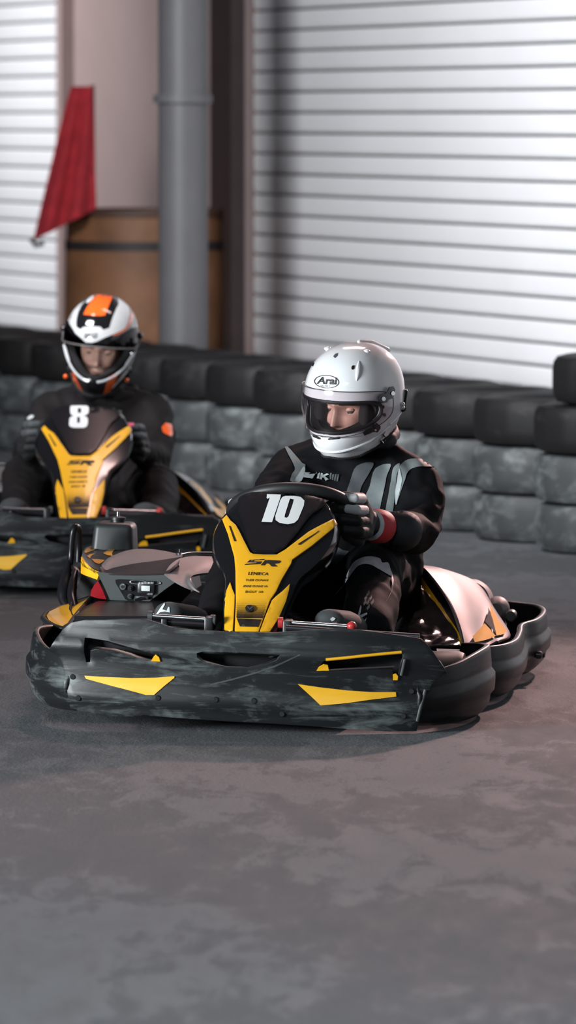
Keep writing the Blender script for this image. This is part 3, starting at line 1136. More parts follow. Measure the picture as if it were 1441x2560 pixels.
# the wheel's plane leans back: local z of the rim is its axis towards the driver
pts = [tilt @ Vector((wr * math.cos(a) * 1.0, wr * math.sin(a) * 0.92, 0)) for a in (2 * PI * k / 64 for k in range(64))]
sw = part('steering_wheel', Geo().tube(pts, 0.0165, 16, closed=True), 'rubber', kart)
g = Geo()
for a in (rad(20), rad(160), rad(270)):
    g.tube([tilt @ Vector((0.02 * math.cos(a), 0.02 * math.sin(a), -0.02)), tilt @ Vector((wr * .97 * math.cos(a), wr * .9 * math.sin(a), 0))], 0.009, 10)
part('spoke', g, 'steel_dark', sw)
part('hub', Geo().lathe([(0, -0.035), (0.035, -0.035), (0.045, -0.02), (0.045, 0.0), (0.03, 0.012), (0, 0.012)], (0, 0, 0), 'Z', 24, tilt), 'plastic', sw)
for k0, k1 in ((9, 17), (25, 31)):
    part('grip', Geo().tube([pts[k] for k in range(k0, k1)], 0.0205, 16), 'plastic', sw)
part('steering_column', Geo().tube([tilt @ Vector((0, 0, -0.03)), Vector((0.02, 0.33, 0.10))], 0.012), 'steel_dark', kart)

# ---- seat
SX = 0.115
rows = []
for y, z, w, wing in ((0.93, 0.12, 0.16, 0.03), (1.02, 0.085, 0.185, 0.08), (1.14, 0.08, 0.20, 0.14), (1.27, 0.10, 0.205, 0.18), (1.36, 0.17, 0.21, 0.17), (1.41, 0.27, 0.21, 0.13), (1.44, 0.38, 0.20, 0.09), (1.46, 0.46, 0.18, 0.05)):
    r = []
    for i in range(17):
        u = -1 + i / 8
        r.append(Vector((SX + w * u, y - (wing * .8 * abs(u) ** 3 if z > .15 else 0), z + wing * abs(u) ** 3 * (1 if z < .2 else .25))))
    rows.append(r)
rows = [list(c) for c in zip(*[smooth_line(c, 26) for c in zip(*rows)])]
st = part('seat', Geo().grid(rows), 'plastic', kart)
solid(st, 0.012, 0.004)

# ---- left-hand pod (image right): silver cover with a black strip, yellow slivers and a dark crinkled inner face
A = [K(*p) for p in ((1050, 1415, 1.25), (1066, 1424, 1.2), (1100, 1465, 1.1), (1130, 1515, 1.0), (1150, 1570, .92), (1160, 1617, .86))]
Mi = [K(*p) for p in ((1048, 1412, 1.3), (1105, 1428, 1.30), (1152, 1475, 1.22), (1180, 1533, 1.10), (1192, 1585, .98), (1192, 1616, .89))]
E = [K(*p) for p in ((1046, 1411, 1.32), (1105, 1421, 1.42), (1160, 1448, 1.48), (1210, 1492, 1.45), (1226, 1545, 1.25), (1222, 1612, .95))]
Fo = [K(*p) for p in ((1050, 1412, 1.35), (1120, 1427, 1.55), (1192, 1456, 1.62), (1234, 1520, 1.48), (1268, 1582, 1.25), (1243, 1602, 1.0))]
Gd = [K(*p) for p in ((1055, 1420, 1.42), (1130, 1440, 1.68), (1205, 1475, 1.70), (1243, 1530, 1.55), (1277, 1588, 1.3), (1247, 1607, 1.02))]
pod = part('side_pod', loft([A, Mi, E, Fo, Gd], 30, 24), 'silver', kart, True, 60)
face_out(pod, M10)
bv_pod = bvh_of(pod)
solid(pod, 0.006)
pod['label'] = 'silver side pod with yellow flashes'
B = [K(*p) for p in ((1050, 1433, 1.25), (1062, 1453, 1.18), (1096, 1503, 1.08), (1125, 1547, 1.0), (1147, 1582, .93), (1157, 1617, .87))]
solid(face_out(part('black_strip', loft([A, B], 30, 4), 'gloss_soft', pod, True, 60), M10), 0.004)
C_ = [K(*p) for p in ((1051, 1456, 1.21), (1060, 1478, 1.16), (1090, 1508, 1.08), (1118, 1548, 1.0), (1142, 1584, .94), (1150, 1612, .88))]
solid(face_out(part('yellow_strip', loft([B, C_], 30, 4), 'yellow', pod, True, 60), M10), 0.003)
D1 = [K(*p) for p in ((1052, 1462, 1.2), (1055, 1500, 1.12), (1070, 1540, 1.05), (1095, 1575, .98), (1118, 1600, .92), (1140, 1616, .87))]
D2 = [K(*p) for p in ((1052, 1460, 1.22), (1046, 1505, 1.16), (1036, 1540, 1.08), (1022, 1570, 1.0), (1030, 1600, .94), (1060, 1618, .88))]
inner = part('inner_cover', loft([C_, D1, D2], 40, 30), 'smoke', pod, True, 60)
for v in inner.data.vertices:
    v.co.z += 0.006 * noise.noise(v.co * 28)
solid(inner, 0.004)
decal('yellow_flash', [(1178, 1596), (1207, 1563), (1222, 1578), (1238, 1596), (1225, 1603), (1200, 1609), (1184, 1611)], bv_pod, M10, 'yellow_matt', pod, 0.0078, step=6)
decal('yellow_flash', [(1221, 1516), (1232, 1536), (1246, 1560), (1262, 1579), (1258, 1590), (1240, 1596), (1234, 1574), (1224, 1545)], bv_pod, M10, 'yellow_matt', pod, 0.0078, step=6)
decal('black_flash', [(1218, 1530), (1228, 1556), (1237, 1592), (1222, 1575), (1208, 1560), (1213, 1545)], bv_pod, M10, 'liner', pod, 0.0095, step=6)
# wheel cover with clear edge behind the pod, hub cap and knob
Q1 = [K(*p) for p in ((1160, 1450, 1.55), (1190, 1456, 1.6), (1212, 1470, 1.62), (1224, 1492, 1.6), (1230, 1520, 1.55))]
Q2 = [K(*p) for p in ((1166, 1446, 1.7), (1196, 1450, 1.75), (1220, 1466, 1.76), (1234, 1490, 1.75), (1238, 1522, 1.7))]
solid(face_out(part('pod_edge', loft([Q1, Q2], 16, 5), 'silver', pod), M10), 0.004)
part('hub_cap', Geo().lathe([(0, -0.03), (0.02, -0.03), (0.034, -0.012), (0.036, 0.02), (0, 0.02)], K(1242, 1524, 1.62), 'Y', 28), 'silver', kart)
part('knob', Geo().lathe([(0, -0.02), (0.013, -0.02), (0.016, -0.012), (0.016, 0.01), (0.008, 0.012), (0.008, 0.03), (0, 0.03)], K(1279, 1538, 1.55), 'Y', 20), 'plastic_grey', kart)
# grey plate added for the cool reflection inside the corner loop
g = Geo().prism([K(1092, 1622, .62), K(1150, 1624, .64), K(1144, 1664, .50), K(1118, 1690, .40), K(1108, 1676, .42)], (0.0, 0.006, 0))
part('sheen_plate', g, 'plastic_grey', kart, False)
part('pod_bracket', Geo().tube([K(1034, 1414, 1.3), K(1052, 1419, 1.3)], 0.005), 'chrome', kart)
part('pod_bracket', Geo().tube([K(1032, 1420, 1.3), K(1048, 1424, 1.3)], 0.005), 'chrome', kart)

# ---- engine side (image left): console, covers, tank, guard
slab = Geo().prism([K(247, 1502, .92), K(380, 1504, .90), K(392, 1540, .45), K(186, 1540, .45), K(215, 1515, .8)], (0, 0, -0.16))
part('engine_box', slab, 'gloss_soft', kart, False)
g = Geo().prism([K(*p, .93) for p in ((243, 1431), (300, 1435), (409, 1436), (440, 1436), (452, 1447), (432, 1460), (412, 1474), (374, 1503), (275, 1500), (262, 1470))], (0, 0.10, 0))
console = part('console', g, 'plastic_grey', kart, True, 30)
bvx = bvh_of(console)
decal('control_recess', [(289, 1449), (300, 1448), (388, 1451), (392, 1458), (390, 1478), (382, 1488), (371, 1503), (352, 1503), (320, 1501), (314, 1498), (290, 1458)], bvx, M10, 'gloss_soft', console, 0.001, 0.002, step=10)
unit = Geo().box(K(366, 1470, .925), (0.048, 0.014, 0.034), 0.006)
un = part('display_unit', unit, 'plastic', console)
part('display', Geo().box(K(364.5, 1471, .916), (0.0235, 0.003, 0.0145), 0.001), 'lcd', un)
bu = bvh_of(un)
for (a, b, c, d, tx) in ((349, 1456, 383, 1460, 'IIIIIIIIII'), (351, 1482, 381, 1486, 'IIIIIIIIII')):
    letters('display_mark', tx, [(a, b), (c, b), (c, d), (a, d)], bu, M10, 'white_print', un, 0.0015)
for px, py, r, mt in ((308, 1466, 8, 'chrome'), (326, 1490, 6.3, 'plastic_grey'), (327, 1470, 7, 'plastic'), (370, 1494, 4, 'plastic')):
    rr = r / 937
    c = K(px, py, .928)
    kb = part('control_knob', Geo().lathe([(0, -0.012), (rr * .62, -0.012), (rr * .66, -0.008), (rr, -0.008), (rr, 0.002), (0, 0.002)], c, 'Y', 22), mt, console)
    part('knob_centre', Geo().lathe([(0, -0.0135), (rr * .5, -0.0135), (rr * .5, -0.011), (0, -0.011)], c, 'Y', 18), 'plastic', kb)
decal('pale_panel', [(336, 1490), (352, 1491), (368, 1492), (372, 1498), (369, 1503), (336, 1502)], bvx, M10, 'panel', console, 0.0035, step=8)
F0 = [K(*p) for p in ((250, 1418, .97), (258, 1430, .94), (268, 1434, .93), (340, 1435, .925), (413, 1432, .925), (432, 1424, .935), (447, 1412, .95))]
F1 = [K(*p) for p in ((256, 1415, .99), (266, 1425, .965), (285, 1419, .98), (335, 1409, 1.0), (395, 1401, 1.02), (440, 1394, 1.05), (452, 1392, 1.06))]
solid(face_out(part('console_front', loft([F0, F1], 36, 8), 'gunmetal', console, True, 60), M10), 0.004)
F2 = [K(*p) for p in ((254, 1412, 1.02), (268, 1400, 1.05), (300, 1388, 1.10), (345, 1382, 1.13), (400, 1383, 1.13), (440, 1389, 1.10), (455, 1389, 1.08))]
F3 = [K(*p) for p in ((258, 1408, 1.06), (280, 1391, 1.16), (323, 1375, 1.24), (366, 1372, 1.27), (410, 1377, 1.25), (442, 1384, 1.18), (458, 1387, 1.12))]
F4 = [K(*p) for p in ((262, 1418, 1.12), (284, 1402, 1.24), (325, 1388, 1.34), (368, 1386, 1.38), (412, 1390, 1.34), (445, 1395, 1.24), (460, 1396, 1.16))]
solid(face_out(part('console_cover', loft([F1, F2, F3, F4], 36, 16), 'silver', console, True, 60), M10), 0.004)
bvf = bvh_of(console.children[-2])
letters('printed_words', 'RACE', [(330, 1403), (386, 1397), (380, 1403), (326, 1411)], bvf, M10, 'silver', console.children[-2], 0.0015, 0.3, 0.03)
for cx in (282, 384):
    v0 = drop(bvf, M10, cx, 1426, 0.001)
    rng = [v0 + Vector((0.022 * math.cos(t), 0, 0.0055 * math.sin(t))) for t in (2 * PI * k / 24 for k in range(24))]
    part('vent_ring', Geo().tube(rng, 0.0025, 8, closed=True), 'chrome', console)
P_ = [K(*p) for p in ((411, 1434, .925), (426, 1412, .97), (450, 1396, 1.03), (486, 1390, 1.09), (530, 1391, 1.14))]
Q_ = [K(*p) for p in ((428, 1446, .90), (448, 1428, .95), (472, 1413, 1.0), (503, 1408, 1.05), (535, 1410, 1.1))]
R_ = [K(*p) for p in ((458, 1463, .88), (464, 1446, .92), (478, 1434, .95), (502, 1427, 1.0), (535, 1424, 1.05))]
S_ = [K(*p) for p in ((497, 1481, .86), (478, 1458, .87), (476, 1445, .9), (490, 1436, .95), (535, 1430, 1.0))]
solid(face_out(part('inner_fender', loft([P_, Q_, R_, S_], 24, 18), 'silver', console, True, 60), M10), 0.005)
part('fender_edge', Geo().tube(smooth_line([K(452, 1388, 1.1), K(480, 1383, 1.13), K(530, 1383, 1.18)], 14), 0.004), 'chrome', console)
part('catch', Geo().lathe([(0, 0), (0.010, 0), (0.010, .006), (.004, .008), (.004, .016), (0, .016)], K(450, 1388, 1.12), 'Z', 16), 'steel_dark', console)
# yellow and black top cover with hatched side
T0 = [K(*p) for p in ((204, 1391, 1.06), (214, 1405, 1.0), (230, 1418, .98), (250, 1428, .96), (258, 1426, .96))]
T1 = [K(*p) for p in ((208, 1380, 1.2), (225, 1392, 1.15), (242, 1402, 1.1), (262, 1408, 1.06), (272, 1406, 1.05))]
T2 = [K(*p) for p in ((213, 1370, 1.35), (235, 1378, 1.3), (258, 1385, 1.25), (280, 1390, 1.2), (300, 1388, 1.18))]
T3 = [K(*p) for p in ((226, 1365, 1.5), (250, 1366, 1.48), (275, 1368, 1.44), (300, 1371, 1.4), (324, 1376, 1.32))]
tcov = part('engine_cover', loft([T0, T1, T2, T3], 20, 18), 'gloss_soft', kart, True, 60)
face_out(tcov, M10)
bvt = bvh_of(tcov)
solid(tcov, 0.005)
for s in ([(211, 1379), (218, 1371), (258, 1369), (240, 1375), (213, 1384)], [(217, 1391), (226, 1386), (237, 1385), (228, 1391), (224, 1397)], [(229, 1399), (245, 1399), (262, 1401), (256, 1407), (248, 1411), (238, 1408)],
          [(258, 1384), (270, 1377), (275, 1369), (297, 1369), (285, 1377), (280, 1384), (282, 1391), (268, 1389)]):
    decal('yellow_flash', s, bvt, M10, 'yellow', tcov, 0.0015, step=6)
H0 = [K(*p) for p in ((203, 1392, 1.05), (213, 1407, .99), (229, 1420, .97), (249, 1430, .95))]
H1 = [K(*p) for p in ((202, 1433, 1.03), (212, 1438, .99), (226, 1443, .96), (243, 1449, .94))]
hs = part('hatched_side', loft([H0, H1], 16, 6), 'yellow', tcov, True, 60)
face_out(hs, M10)
bvh_ = bvh_of(hs)
solid(hs, 0.004)
g = Geo()
for i in range(13):
    a, b = Vector((203 + i * 3.2, 1400 + i * 2.5)), Vector((207 + i * 3.2 + 4, 1436 + i * 1.0))
    a = Vector((206 + i * 3.0, 1398 + i * 2.6))
    b = a + Vector((8, 11)) + Vector((0, 8 - i * .5))
    q = [a, a + Vector((1.2, 0)), b + Vector((1.2, 0)), b]
    g.add([drop(bvh_, M10, p.x, p.y, 0.0075) for p in q], [(0, 1, 2, 3)])
part('hatch_print', g, 'black_print', hs, False)
# brake lamp
part('brake_light', Geo().prism([K(*p, .955) for p in ((245, 1452), (256, 1474), (266, 1498), (246, 1496), (226, 1490), (228, 1476), (236, 1462))], (0, 0.06, 0)), 'red_plastic', kart, True, 30)
part('engine', Geo().prism([K(*p, 1.08) for p in ((206, 1432), (400, 1440), (470, 1440), (478, 1480), (400, 1560), (200, 1540), (190, 1480))], (0, 0.22, 0)), 'plastic', kart, True, 30)
# fuel tank
tc_ = K(288, 1345, 1.42)
bm = bmesh.new()
bmesh.ops.create_cube(bm, size=1)
for v in bm.verts:
    top_ = v.co.z > 0
    v.co = Vector((v.co.x * (0.108 if top_ else 0.128), v.co.y * (0.105 if top_ else 0.12), (0.045 if top_ else -0.10)))
bmesh.ops.bevel(bm, geom=list(bm.edges), offset=0.017, segments=4, affect='EDGES', profile=0.5)
tank = part('fuel_tank', Geo().bm(bm, Matrix.Translation(tc_)), 'tank', kart, True, 50)
ztk = tc_ + Vector((0.006, 0, 0.045))
part('tank_cap', Geo().lathe([(0, -.002), (0.020, -.002), (0.020, 0.005), (0.0225, 0.006), (0.0225, 0.013), (0.010, 0.016), (0, 0.016)], ztk, 'Z', 28), 'plastic', tank)
part('valve', Geo().lathe([(0, 0.012), (0.0045, 0.012), (0.0045, 0.028), (0, 0.028)], ztk, 'Z', 14), 'chrome', tank)
# tubular guard
g = Geo().tube(smooth_line([K(*p) for p in ((163, 1512, 1.12), (164, 1478, 1.16), (172, 1432, 1.18), (177, 1395, 1.2), (180, 1352, 1.2), (184, 1326, 1.2), (190, 1317, 1.21), (196, 1325, 1.24), (197, 1360, 1.26), (196, 1405, 1.26))], 50), 0.0095, 14)
part('guard_hoop', g, 'gloss_soft', kart)
g = Geo().tube(smooth_line([K(*p) for p in ((172, 1403, 1.14), (166, 1440, 1.12), (160, 1475, 1.08), (160, 1500, 1.06), (168, 1515, 1.04))], 24), [0.008 + 0.010 * math.sin(PI * i / 23) for i in range(24)], 14)
part('guard', g, 'gloss_soft', kart)
g = Geo().tube(smooth_line([K(*p) for p in ((190, 1428, 1.08), (183, 1455, 1.04), (180, 1490, 1.0), (186, 1520, .93), (188, 1540, .85))], 24), [0.007 + 0.006 * math.sin(PI * i / 23) for i in range(24)], 14)
part('guard', g, 'gloss_soft', kart)
g = Geo().hull([(K(182, 1440, 1.15), 0.03), (K(200, 1480, 1.15), 0.035), (K(176, 1500, 1.18), 0.03), (K(215, 1460, 1.1), 0.02)])
part('guard_mount', g, 'plastic', kart)
# yellow pod nose
yp = [K(*p) for p in ((117, 1538, .75), (124, 1528, .84), (151, 1516, .95), (190, 1503, 1.02), (224, 1491, 1.06), (208, 1510, .9), (186, 1534, .72), (172, 1556, .60), (158, 1564, .55), (138, 1559, .58), (122, 1549, .66))]
o = part('pod_nose', Geo().prism(yp, (0, 0, -0.015)), 'yellow', kart, True, 30)
yo = [p + (p - sum(yp, Vector()) / len(yp)).normalized() * 0.012 + Vector((0, 0, -0.006)) for p in yp]
part('pod_trim', Geo().tube(smooth_line(yo + yo[:1], 60)[:-1], 0.007, 10, closed=True), 'plastic', o)
part('pod_base', Geo().prism([p + Vector((0, 0, -0.016)) for p in yo], (0, 0, -0.10)), 'plastic', o)
part('pod_cord', Geo().tube(smooth_line([yp[3] + Vector((-0.004, -0.03, 0.006)), K(176, 1528, .86) + Vector((0, 0, 0.006)), K(183, 1545, .70) + Vector((0, 0, 0.004))], 14), 0.004), 'plastic', o)

# ================================================================== second kart: the same build, another number
digits = list(num10)
kart8 = copy_tree(kart)
kart8.matrix_world = K8.M
kart8['label'] = 'black and yellow rental go-kart number 8 following behind at the left'
fair8 = [c for c in kart8.children if c.name.startswith('front_fairing')][0]
fair8.scale = (1, 1, 1.055)
fair8.location = (0, 0, -0.25 * 0.055)
M8F = K8.M @ Matrix.Translation(fair8.location) @ Matrix.Diagonal((1, 1, 1.055, 1))
for c in list(fair8.children):
    if c.name.startswith('number_digit'):
        bpy.data.objects.remove(c)
e8 = [(177, 1021), (186, 1018), (211, 1018), (220, 1021), (222, 1027), (222, 1036), (217, 1042), (210, 1045), (217, 1048), (220, 1054), (219, 1066), (216, 1072), (209, 1075), (184, 1075), (177, 1073), (173, 1068), (174, 1054), (177, 1048), (184, 1045), (178, 1042), (176, 1036), (176, 1027)]
h1 = [(195, 1026), (203, 1026), (203, 1037), (195, 1038)]
h2 = [(193, 1048), (200, 1048), (200, 1062), (193, 1063)]
decal('number_digit', e8, bv_fair, M8F, 'white_print', fair8, 0.0092, 0.0, holes=[h1, h2], step=5)
w8 = [c for c in kart8.children if c.name.startswith('steering_wheel')][0]
w8.location = (0.012, 0.035, -0.052)
pod8 = [c for c in kart8.children if c.name.startswith('side_pod')][0]
for c in list(pod8.children):
    if 'flash' in c.name:
        bpy.data.objects.remove(c)
pod8.data = pod8.data.copy()
pod8.data.materials[0] = MT['gunmetal']
pod8['label'] = 'dark side pod with long yellow stripes'
for s in ([(455, 1204), (475, 1206), (500, 1224), (522, 1252), (528, 1262), (515, 1262), (495, 1240), (470, 1218), (455, 1212)], [(530, 1245), (545, 1255), (560, 1270), (568, 1285), (555, 1300), (540, 1290), (526, 1270), (545, 1276), (552, 1276), (540, 1262)]):
    decal('yellow_stripe', s, bv_pod, K8.M, 'yellow', pod8, 0.008, step=6)


# ================================================================== people
def fuse(name, geo, voxel, smooth, parent, mat, wrinkle=0.0, wfreq=14, seed=0.0, keep=None, ratio=1.0):
    """blend overlapping limbs into one continuous skin, then crease it"""
    me = mesh_from(name, geo.v, geo.f, mat)
    o = link(name, me, None)
    r = o.modifiers.new('blend', 'REMESH')
    r.mode = 'VOXEL'
    r.voxel_size = voxel
    s = o.modifiers.new('soft', 'SMOOTH')
    s.factor = 0.5
    s.iterations = smooth
    me = bake(o)
    if not me.materials:
        me.materials.append(MT[mat])
    if wrinkle:
        off = Vector((seed, seed * 1.7, seed * 0.6))
        nv = [v.normal.copy() for v in me.vertices]
        for v, n in zip(me.vertices, nv):
            p = v.co
            q = Vector((p.x, p.y, p.z * 1.5)) * wfreq + off
            w = Vector((noise.noise(q * 0.4), noise.noise(q * 0.4 + Vector((9, 0, 0))), noise.noise(q * 0.4 + Vector((0, 9, 0))))) * 1.6
            a = 1 - abs(noise.noise(q * 0.55 + w)) * 2.0
            b = noise.noise(q * 1.3 + w)
            k = 1.0 if keep is None else keep(p)
            v.co = p + n * wrinkle * k * (0.75 * max(a, -0.5) + 0.35 * b - 0.25)
    me.polygons.foreach_set('use_smooth', [True] * len(me.polygons))
    o.parent = parent
    o.data = me
    return o


# ---- helmet shell: a disc unrolled from the crown; front is -y
def hdir(x, y):
    rho = math.hypot(x, y)
    az = math.atan2(x, -y)
    return rad(rho), az


class Helmet:
    def __init__(self, a=0.122, bf=0.152, bb=0.150, top=0.143, p=2.25, chin=0.02, low=0.198):
        self.k = (a, bf, bb, top, p, chin, low)

    def point(self, x, y, grow=0.0):
        a, bf, bb, top, p, chin, deep = self.k
        rho, az = hdir(x, y)
        d = Vector((math.sin(rho) * math.sin(az), -math.sin(rho) * math.cos(az), math.cos(rho)))
        b = bf if d.y < 0 else bb
        c = top if d.z > 0 else deep
        r = (abs(d.x / a) ** p + abs(d.y / b) ** p + abs(d.z / c) ** p) ** (-1 / p)
        v = d * r
        low = max(0.0, -v.z - 0.02)
        v.x *= 1 - 1.0 * low
        if v.y < 0:
            v.y -= chin * math.exp(-((v.z + 0.105 + (deep - 0.185) * .7) / 0.05) ** 2) * max(0, math.cos(az)) ** 1.5
            v.x *= 1 - 1.6 * low * max(0, math.cos(az))
        else:
            v.y -= 0.25 * low
        # shallow brow ridge and side crease
        g = 1 + grow / max(0.05, v.length)
        return v * g

    @staticmethod
    def polar(az, el):
        rho = 90 - el
        return (rho * math.sin(rad(az)), -rho * math.cos(rad(az)))

    def outline(self, els):
        """rim of the shell: elevation of the lower edge by azimuth"""
        out = []
        for k in range(72):
            az = -180 + k * 5
            t = abs(az)
            for (a0, e0), (a1, e1) in zip(els, els[1:]):
                if a0 <= t <= a1:
                    e = e0 + (e1 - e0) * (t - a0) / (a1 - a0)
                    break
            out.append(self.polar(az, e))
        return out


def eyeport(wid, up, down, p=3.0, n=180, droop=0.0):
    out = []
    for k in range(n):
        t = 2 * PI * k / n
        c, s = math.cos(t), math.sin(t)
        az = wid * math.copysign(abs(c) ** (2 / p), c)
        el = (up + down) / 2 + (up - down) / 2 * math.copysign(abs(s) ** (2 / p), s) + droop * (az / wid) ** 2
        out.append(Helmet.polar(az, el))
    return out


def area(h, poly, grow, step=4.0):
    return sheet(poly, [], lambda x, y: h.point(x, y, grow), step)


def head_geo(turn=0.0):
    """face with brow, eye sockets, nose, lips and ears; front is -y"""
    g = Geo()
    n, m = 132, 110
    rows = []
    for j in range(m + 1):
        el = -PI / 2 + PI * j / m
        r = []
        for i in range(n):
            az = 2 * PI * i / n
            d = Vector((math.sin(az) * math.cos(el), -math.cos(az) * math.cos(el), math.sin(el)))
            a, b, c = 0.072, (0.092 if d.y < 0 else 0.098), 0.118
            rr = (abs(d.x / a) ** 2.3 + abs(d.y / b) ** 2.3 + abs(d.z / c) ** 2.2) ** (-1 / 2.25)
            v = d * rr
            if v.z < -0.02:
                v.x *= 1 - 2.2 * (-v.z - 0.02)
            if v.y < 0:
                f = lambda x, z, sx, sz: math.exp(-((v.x - x) / sx) ** 2 - ((v.z - z) / sz) ** 2)
                v.y -= 0.012 * f(0, 0.022, 0.05, 0.014)                                            # brow
                for s in (-1, 1):
                    v.y += 0.013 * f(s * 0.031, 0.004, 0.017, 0.012)                               # sockets
                    v.y -= 0.005 * f(s * 0.044, -0.028, 0.02, 0.016)                               # cheekbones
                t = max(0, min(1, (0.014 - v.z) / 0.05))
                v.y -= (0.008 + 0.022 * t) * math.exp(-(v.x / (0.008 + 0.006 * t)) ** 2) * (1 if v.z > -0.036 else math.exp(-((v.z + 0.036) / 0.007) ** 2)) * (1 if v.z < 0.014 else math.exp(-((v.z - 0.014) / 0.012) ** 2))
                v.y -= 0.006 * f(0, -0.060, 0.022, 0.006) + 0.006 * f(0, -0.071, 0.019, 0.006)     # lips
                v.y -= 0.009 * f(0, -0.096, 0.024, 0.014)                                          # chin
            r.append(v)
        rows.append(r)
    return Geo().rings(rows, False, True)


def make_head(parent, Mh):
    face = part('head', Geo().add([Mh @ v for v in head_geo().v], head_geo().f), 'skin', parent, True, 80)
    for s in (-1, 1):
        e = part('eye', Geo().ball(Mh @ Vector((s * 0.031, -0.0655, 0.001)), 0.0115, 3), 'eye', face)
        part('eyelid', Geo().ball(Mh @ Vector((s * 0.031, -0.0650, 0.0045)), (0.0138, 0.0125, 0.0092), 3), 'skin', e)
        part('eyelid', Geo().ball(Mh @ Vector((s * 0.031, -0.0640, -0.0085)), (0.0135, 0.0115, 0.0055), 3), 'skin', e)
        part('iris', Geo().ball(Mh @ Vector((s * 0.030, -0.0728, -0.002)), 0.0048, 2), 'hair', e)
        part('eyebrow', Geo().tube([Mh @ Vector((s * t, -0.094 + 0.010 * (t / 0.05) ** 2 * 1.6, 0.021 + 0.004 * math.sin((t - .012) / .04 * PI))) for t in (0.012, 0.022, 0.032, 0.042, 0.050)], [0.004, 0.006, 0.006, 0.005, 0.003], 8), 'hair', face)
    return face


def hand(rim, out, up, fwd, wrist, k=1.0):
    """gloved fist round a rim: four curled fingers and a thumb; returns finger geos, palm geo"""
    fingers = []
    lens = (1.0, 1.08, 1.0, 0.84)
    for i, o in enumerate((0.040, 0.0135, -0.0135, -0.038)):
        L = lens[i] * k
        b = rim + up * o * k
        kn = b + out * 0.036 * k - fwd * 0.012 * k
        pip = b + out * 0.018 * k + fwd * 0.036 * L
        dip = b - out * 0.016 * k + fwd * 0.033 * L
        tipp = b - out * 0.030 * k + fwd * 0.006 * L
        fingers.append([(kn, 0.0145 * k), (pip, 0.0135 * k), (dip, 0.012 * k), (tipp, 0.0105 * k)])
    kns = [f[0] for f in fingers]
    palm = [(c, r * 1.02) for c, r in kns] + [(rim + out * 0.028 * k - fwd * 0.045 * k - up * 0.015 * k, 0.028 * k), (wrist.lerp(rim, 0.35), 0.030 * k)]
    th0 = rim + out * 0.018 * k - fwd * 0.030 * k - up * 0.040 * k
    thumb = [(th0, 0.019 * k), (rim + out * 0.010 * k - fwd * 0.002 * k - up * 0.062 * k, 0.0155 * k), (rim - out * 0.014 * k + fwd * 0.014 * k - up * 0.052 * k, 0.0125 * k)]
    return fingers, palm, thumb


def make_glove(parent, rim, out, up, fwd, wrist, fore, main, pad, cuff, k=1.0, padmask=(1, 1, 0, 0)):
    fingers, palm, thumb = hand(rim, out, up, fwd, wrist, k)
    g = Geo()
    g.hull(palm)
    for f in fingers:
        g.chain(f)
    g.hull([palm[-2], thumb[0]]).chain(thumb)
    g.hull([palm[-1], (wrist, 0.031 * k)])
    gl = fuse('glove', g, 0.0034, 3, parent, main, 0.0012, 40)
    for i, f in enumerate(fingers):
        if padmask[i]:
            a, b = f[0][0], f[1][0]
            pd = Geo().chain([(a.lerp(b, .15) + fwd * 0.004 + out * 0.006, 0.0122 * k), (b + fwd * 0.0035 + out * 0.004, 0.0122 * k), (b.lerp(f[2][0], 0.55) + fwd * 0.004, 0.0110 * k)])
            part('finger_pad', pd, pad, gl, True, 60)
    dirw = (fore - wrist).normalized()
    cf = Geo().tube([wrist - dirw * 0.010, wrist + dirw * 0.008, wrist + dirw * 0.03, wrist + dirw * 0.052], [0.031 * k, 0.038 * k, 0.040 * k, 0.0385 * k], 22)
    cu = part('cuff', cf, cuff, gl, True, 60)
    part('cuff_trim', Geo().tube([wrist - dirw * 0.012, wrist - dirw * 0.002], [0.0315 * k, 0.0355 * k], 22), pad, cu, True, 60)
    return gl


def make_shoe(parent, heel, toe, width=0.045):
    d = (toe - heel).normalized()
    side = d.cross(Vector((0, -1, 0.3))).normalized()
    g = Geo().hull([(heel, 0.036), (heel.lerp(toe, .5), (width, 0.04, 0.04)), (toe, (width * .88, 0.030, 0.028))], 3)
    sh = part('shoe', g, 'shoe', parent, True, 80)
    return sh


def body(F, J, parent, suit, seed):
    """one continuous suited figure sitting in a kart; J gives (px, py, y, radius) per joint"""
    P = {k: (F(*v[:3]), v[3]) for k, v in J.items()}
    g = Geo()
    g.hull([P['chest_l'], P['chest_r'], P['belly_l'], P['belly_r'], P['back']], 3)
    g.hull([P['belly_l'], P['belly_r'], P['hip_l'], P['hip_r']], 3)
    g.hull([P['chest_l'], P['chest_r'], P['sh_l'], P['sh_r'], P['neck']], 3)
    g.hull([P['neck'], P['throat']], 3)
    for s in ('l', 'r'):
        g.chain([P['sh_' + s], P['arm_' + s], P['el_' + s], P['fore_' + s], P['wr_' + s]])
        g.hull([P['chest_' + s], P['sh_' + s], P['arm_' + s]], 3)
        g.chain([P['hip_' + s], P['thigh_' + s], P['kn_' + s], P['shin_' + s], P['an_' + s]])
    # stand-up collar
    o = fuse('body', g, 0.0085, 9, parent, suit, 0.0095, 13, seed)
    return o, P


